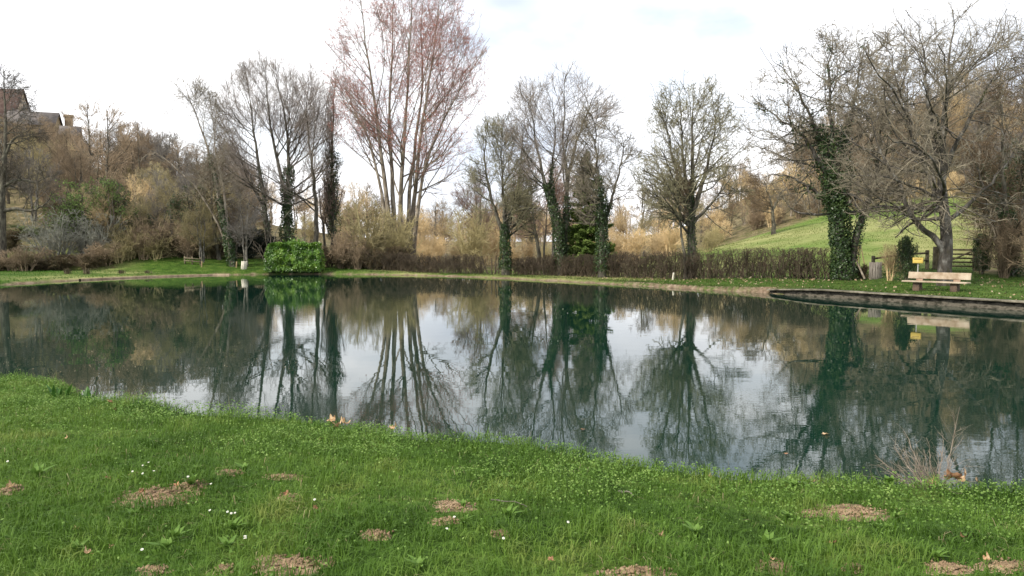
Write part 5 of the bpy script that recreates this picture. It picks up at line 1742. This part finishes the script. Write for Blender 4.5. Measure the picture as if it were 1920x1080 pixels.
for px, py, sz, mi, lab in leaves_:
    g = gpe(px, py)
    o = empty('dried_leaf', (g[0], g[1], g[2] + (.075 if sz >= .05 else .035)), lab or 'second curled brown leaf touching the left one on the near bank', 'leaf')
    o.rotation_euler = (rl.uniform(.0, .75), rl.uniform(-.5, .5), rl.uniform(-3, 3))
    sz *= .95 if sz >= .05 else .75
    o.scale = (sz, sz, sz)
    link('blade', LV[mi], o)
    link('stalk', stalk, o)
# daisies
M['petal'] = mat('petal', [(.75, .75, .75), (.82, .82, .82)], 3, trans=.2)
M['daisy_eye'] = mat('daisy_eye', [(.55, .42, .05), (.65, .5, .08)], 3)
def daisy_parts():
    a = Acc()
    for k in range(12):
        t_ = 2 * math.pi * k / 12
        c, s_ = math.cos(t_), math.sin(t_)
        w = .22
        a.add([(c * .25, s_ * .25, 0), (c * .7 - s_ * w, s_ * .7 + c * w, .08), (c, s_, .05), (c * .7 + s_ * w, s_ * .7 - c * w, .08)], [(0, 1, 2, 3)])
    pe = a.mesh('petals', M['petal'])
    k = np.linspace(0, 1, 4)
    eye = Acc().tubes(np.array([[(0, 0, -.05), (0, 0, .08), (0, 0, .15), (0, 0, .17)]]), np.array([[.3, .32, .2, .01]]), 10).mesh('eye', M['daisy_eye'], True)
    st = Acc().tubes(np.array([[(0, 0, -.02), (.3, 0, -4), (.1, .2, -8)]]), np.array([[.09, .1, .1]]), 5).mesh('stem', M['grass'], True)
    return pe, eye, st
pe, eye, stm = daisy_parts()
dz_ = [(268, 893), (279, 887), (249, 905), (268, 909), (289, 904), (394, 981), (427, 984), (434, 987), (441, 986), (460, 1036), (396, 929), (460, 1032), (267, 1058), (590, 960), (838, 1017), (944, 1036), (852, 994), (15, 885), (353, 915), (1065, 1004)]
for px, py in dz_:
    g = gp(px, py)
    o = empty('daisy', (g[0], g[1], g[2] + .075), 'small white daisy in the near grass', 'daisy', 'daisies in the near grass', rl.uniform(0, 6))
    o.rotation_euler = (rl.uniform(-.1, .7), rl.uniform(-.3, .3), 0)
    o.scale = (rl.uniform(.006, .009),) * 3
    link('petals', pe, o)
    link('eye', eye, o)
    link('stem', stm, o)
# stick, feather-like twig
def stick(p0, p1, r, lab):
    a, b_ = gp(*p0), gp(*p1)
    a[2] += .035
    b_[2] += .045
    rg = np.random.default_rng(int(p0[0]))
    p = resample(np.array([a, (a + b_) / 2 + [0, 0, .015], b_]), 9) + rg.normal(size=(9, 3)) * .004
    off = p[0].copy()
    root = empty('stick', tuple(off), lab, 'stick')
    R = np.linspace(r, r * .4, 9)[None]
    Acc().tubes(p[None], R, 6).obj('stem', M['bark_dark'], root, True, off)
    L1, R1 = spawn(rg, p[None], R, 6, .2, .9, 35, 10, .25, .1, .5, .0012, 3, .12, 0)
    Acc().tubes(L1, R1, 4).obj('side_twigs', M['bark_dark'], root, True, off)
stick((922, 948), (990, 964), .006, 'thin dark stick lying in the grass right of the centre soil patch')
stick((1160, 932), (1190, 944), .008, 'short dark stick lying in the grass right of centre')
# dry twiggy bush at the water edge
rg = np.random.default_rng(3)
g = gpe(1757, 893)
g[2] = h1(g[0], g[1]) + .04
root = empty('dry_bush', tuple(g), 'dry leafless twiggy bush at the near water edge on the right', 'bush')
st = []
for i in range(34):
    a_ = rg.uniform(-1.5, 1.5) - .35
    e_ = rg.uniform(.05, 1.2)
    L_ = rg.uniform(.25, .50)
    dirv = np.array([math.sin(a_) * math.cos(e_), .35 * rg.normal() + .25, math.sin(e_) * .9 + .1])
    dirv /= np.linalg.norm(dirv)
    st.append(resample(np.array([(0, 0, -.03), dirv * L_ * .5 + [0, 0, -.01], dirv * L_ + [0, 0, .05]]), 9) + np.concatenate([np.zeros((1, 3)), rg.normal(size=(8, 3)) * .006]))
st.append(resample(np.array([(0.05, 0, 0), (.16, .1, .35), (.22, .12, .62)]), 9))
st = np.array(st)
R = np.linspace(.0035, .0013, 9)[None].repeat(len(st), 0)
M['dry_twig'] = mat('dry_twig', [(.17, .13, .10), (.34, .28, .22)], 8)
Acc().tubes(st, R, 5).obj('stems', M['dry_twig'], root, True)
L1, R1 = spawn(rg, st, R, 9, .15, 1, 38, 12, .4, .2, .6, .0011, 4, .16, .02)
L2, R2 = spawn(rg, L1, R1, 4, .15, 1, 38, 12, .5, .1, .7, .0009, 3, .16, .02)
Acc().tubes(L1, R1, 3).tubes(L2, R2, 3).obj('twigs', M['dry_twig'], root, True)
# leaves afloat
for px, py, sz, mi, lab in ((1555, 819, .06, 1, 'orange leaf floating on the water right of centre'), (1481, 857, .03, 6, 'small pink-brown leaf floating near the right bank'),
                            (1095, 810, .035, 5, 'reddish leaf floating on the water near the middle bank'), (905, 1, 0, 0, None)):
    if not lab: continue
    x_, y_ = W(px, py)
    o = empty('floating_leaf', (x_, y_, .012), lab, 'leaf')
    o.rotation_euler = (.05, .05, px)
    o.scale = (sz, sz, sz * .3)
    link('blade', LV[mi], o)
    link('stalk', stalk, o)
rf_ = np.random.default_rng(12)
px_, py_ = rf_.uniform(0, 560, 500), rf_.uniform(600, 700, 500)
d_ = HC * F / (py_ - 465)
C = np.stack([(px_ - 960) / F * d_, d_, d_ * 0 + .006], 1)
C = C[sdf_raw(C[:, 0], C[:, 1]) < -.3]
a = Acc().leaves(C, rf_.uniform(.012, .03, len(C)), rf_, .7, np.tile([0, 0, 1.0], (len(C), 1)), .0)
a.v = [np.stack([v[:, 0], v[:, 1], np.clip(v[:, 2], .003, .01)], 1) for v in a.v]
tag(a.obj('floating_specks', M['litter']), 'tiny bits of leaf and seed floating at the left of the pond', 'debris', kind='stuff')
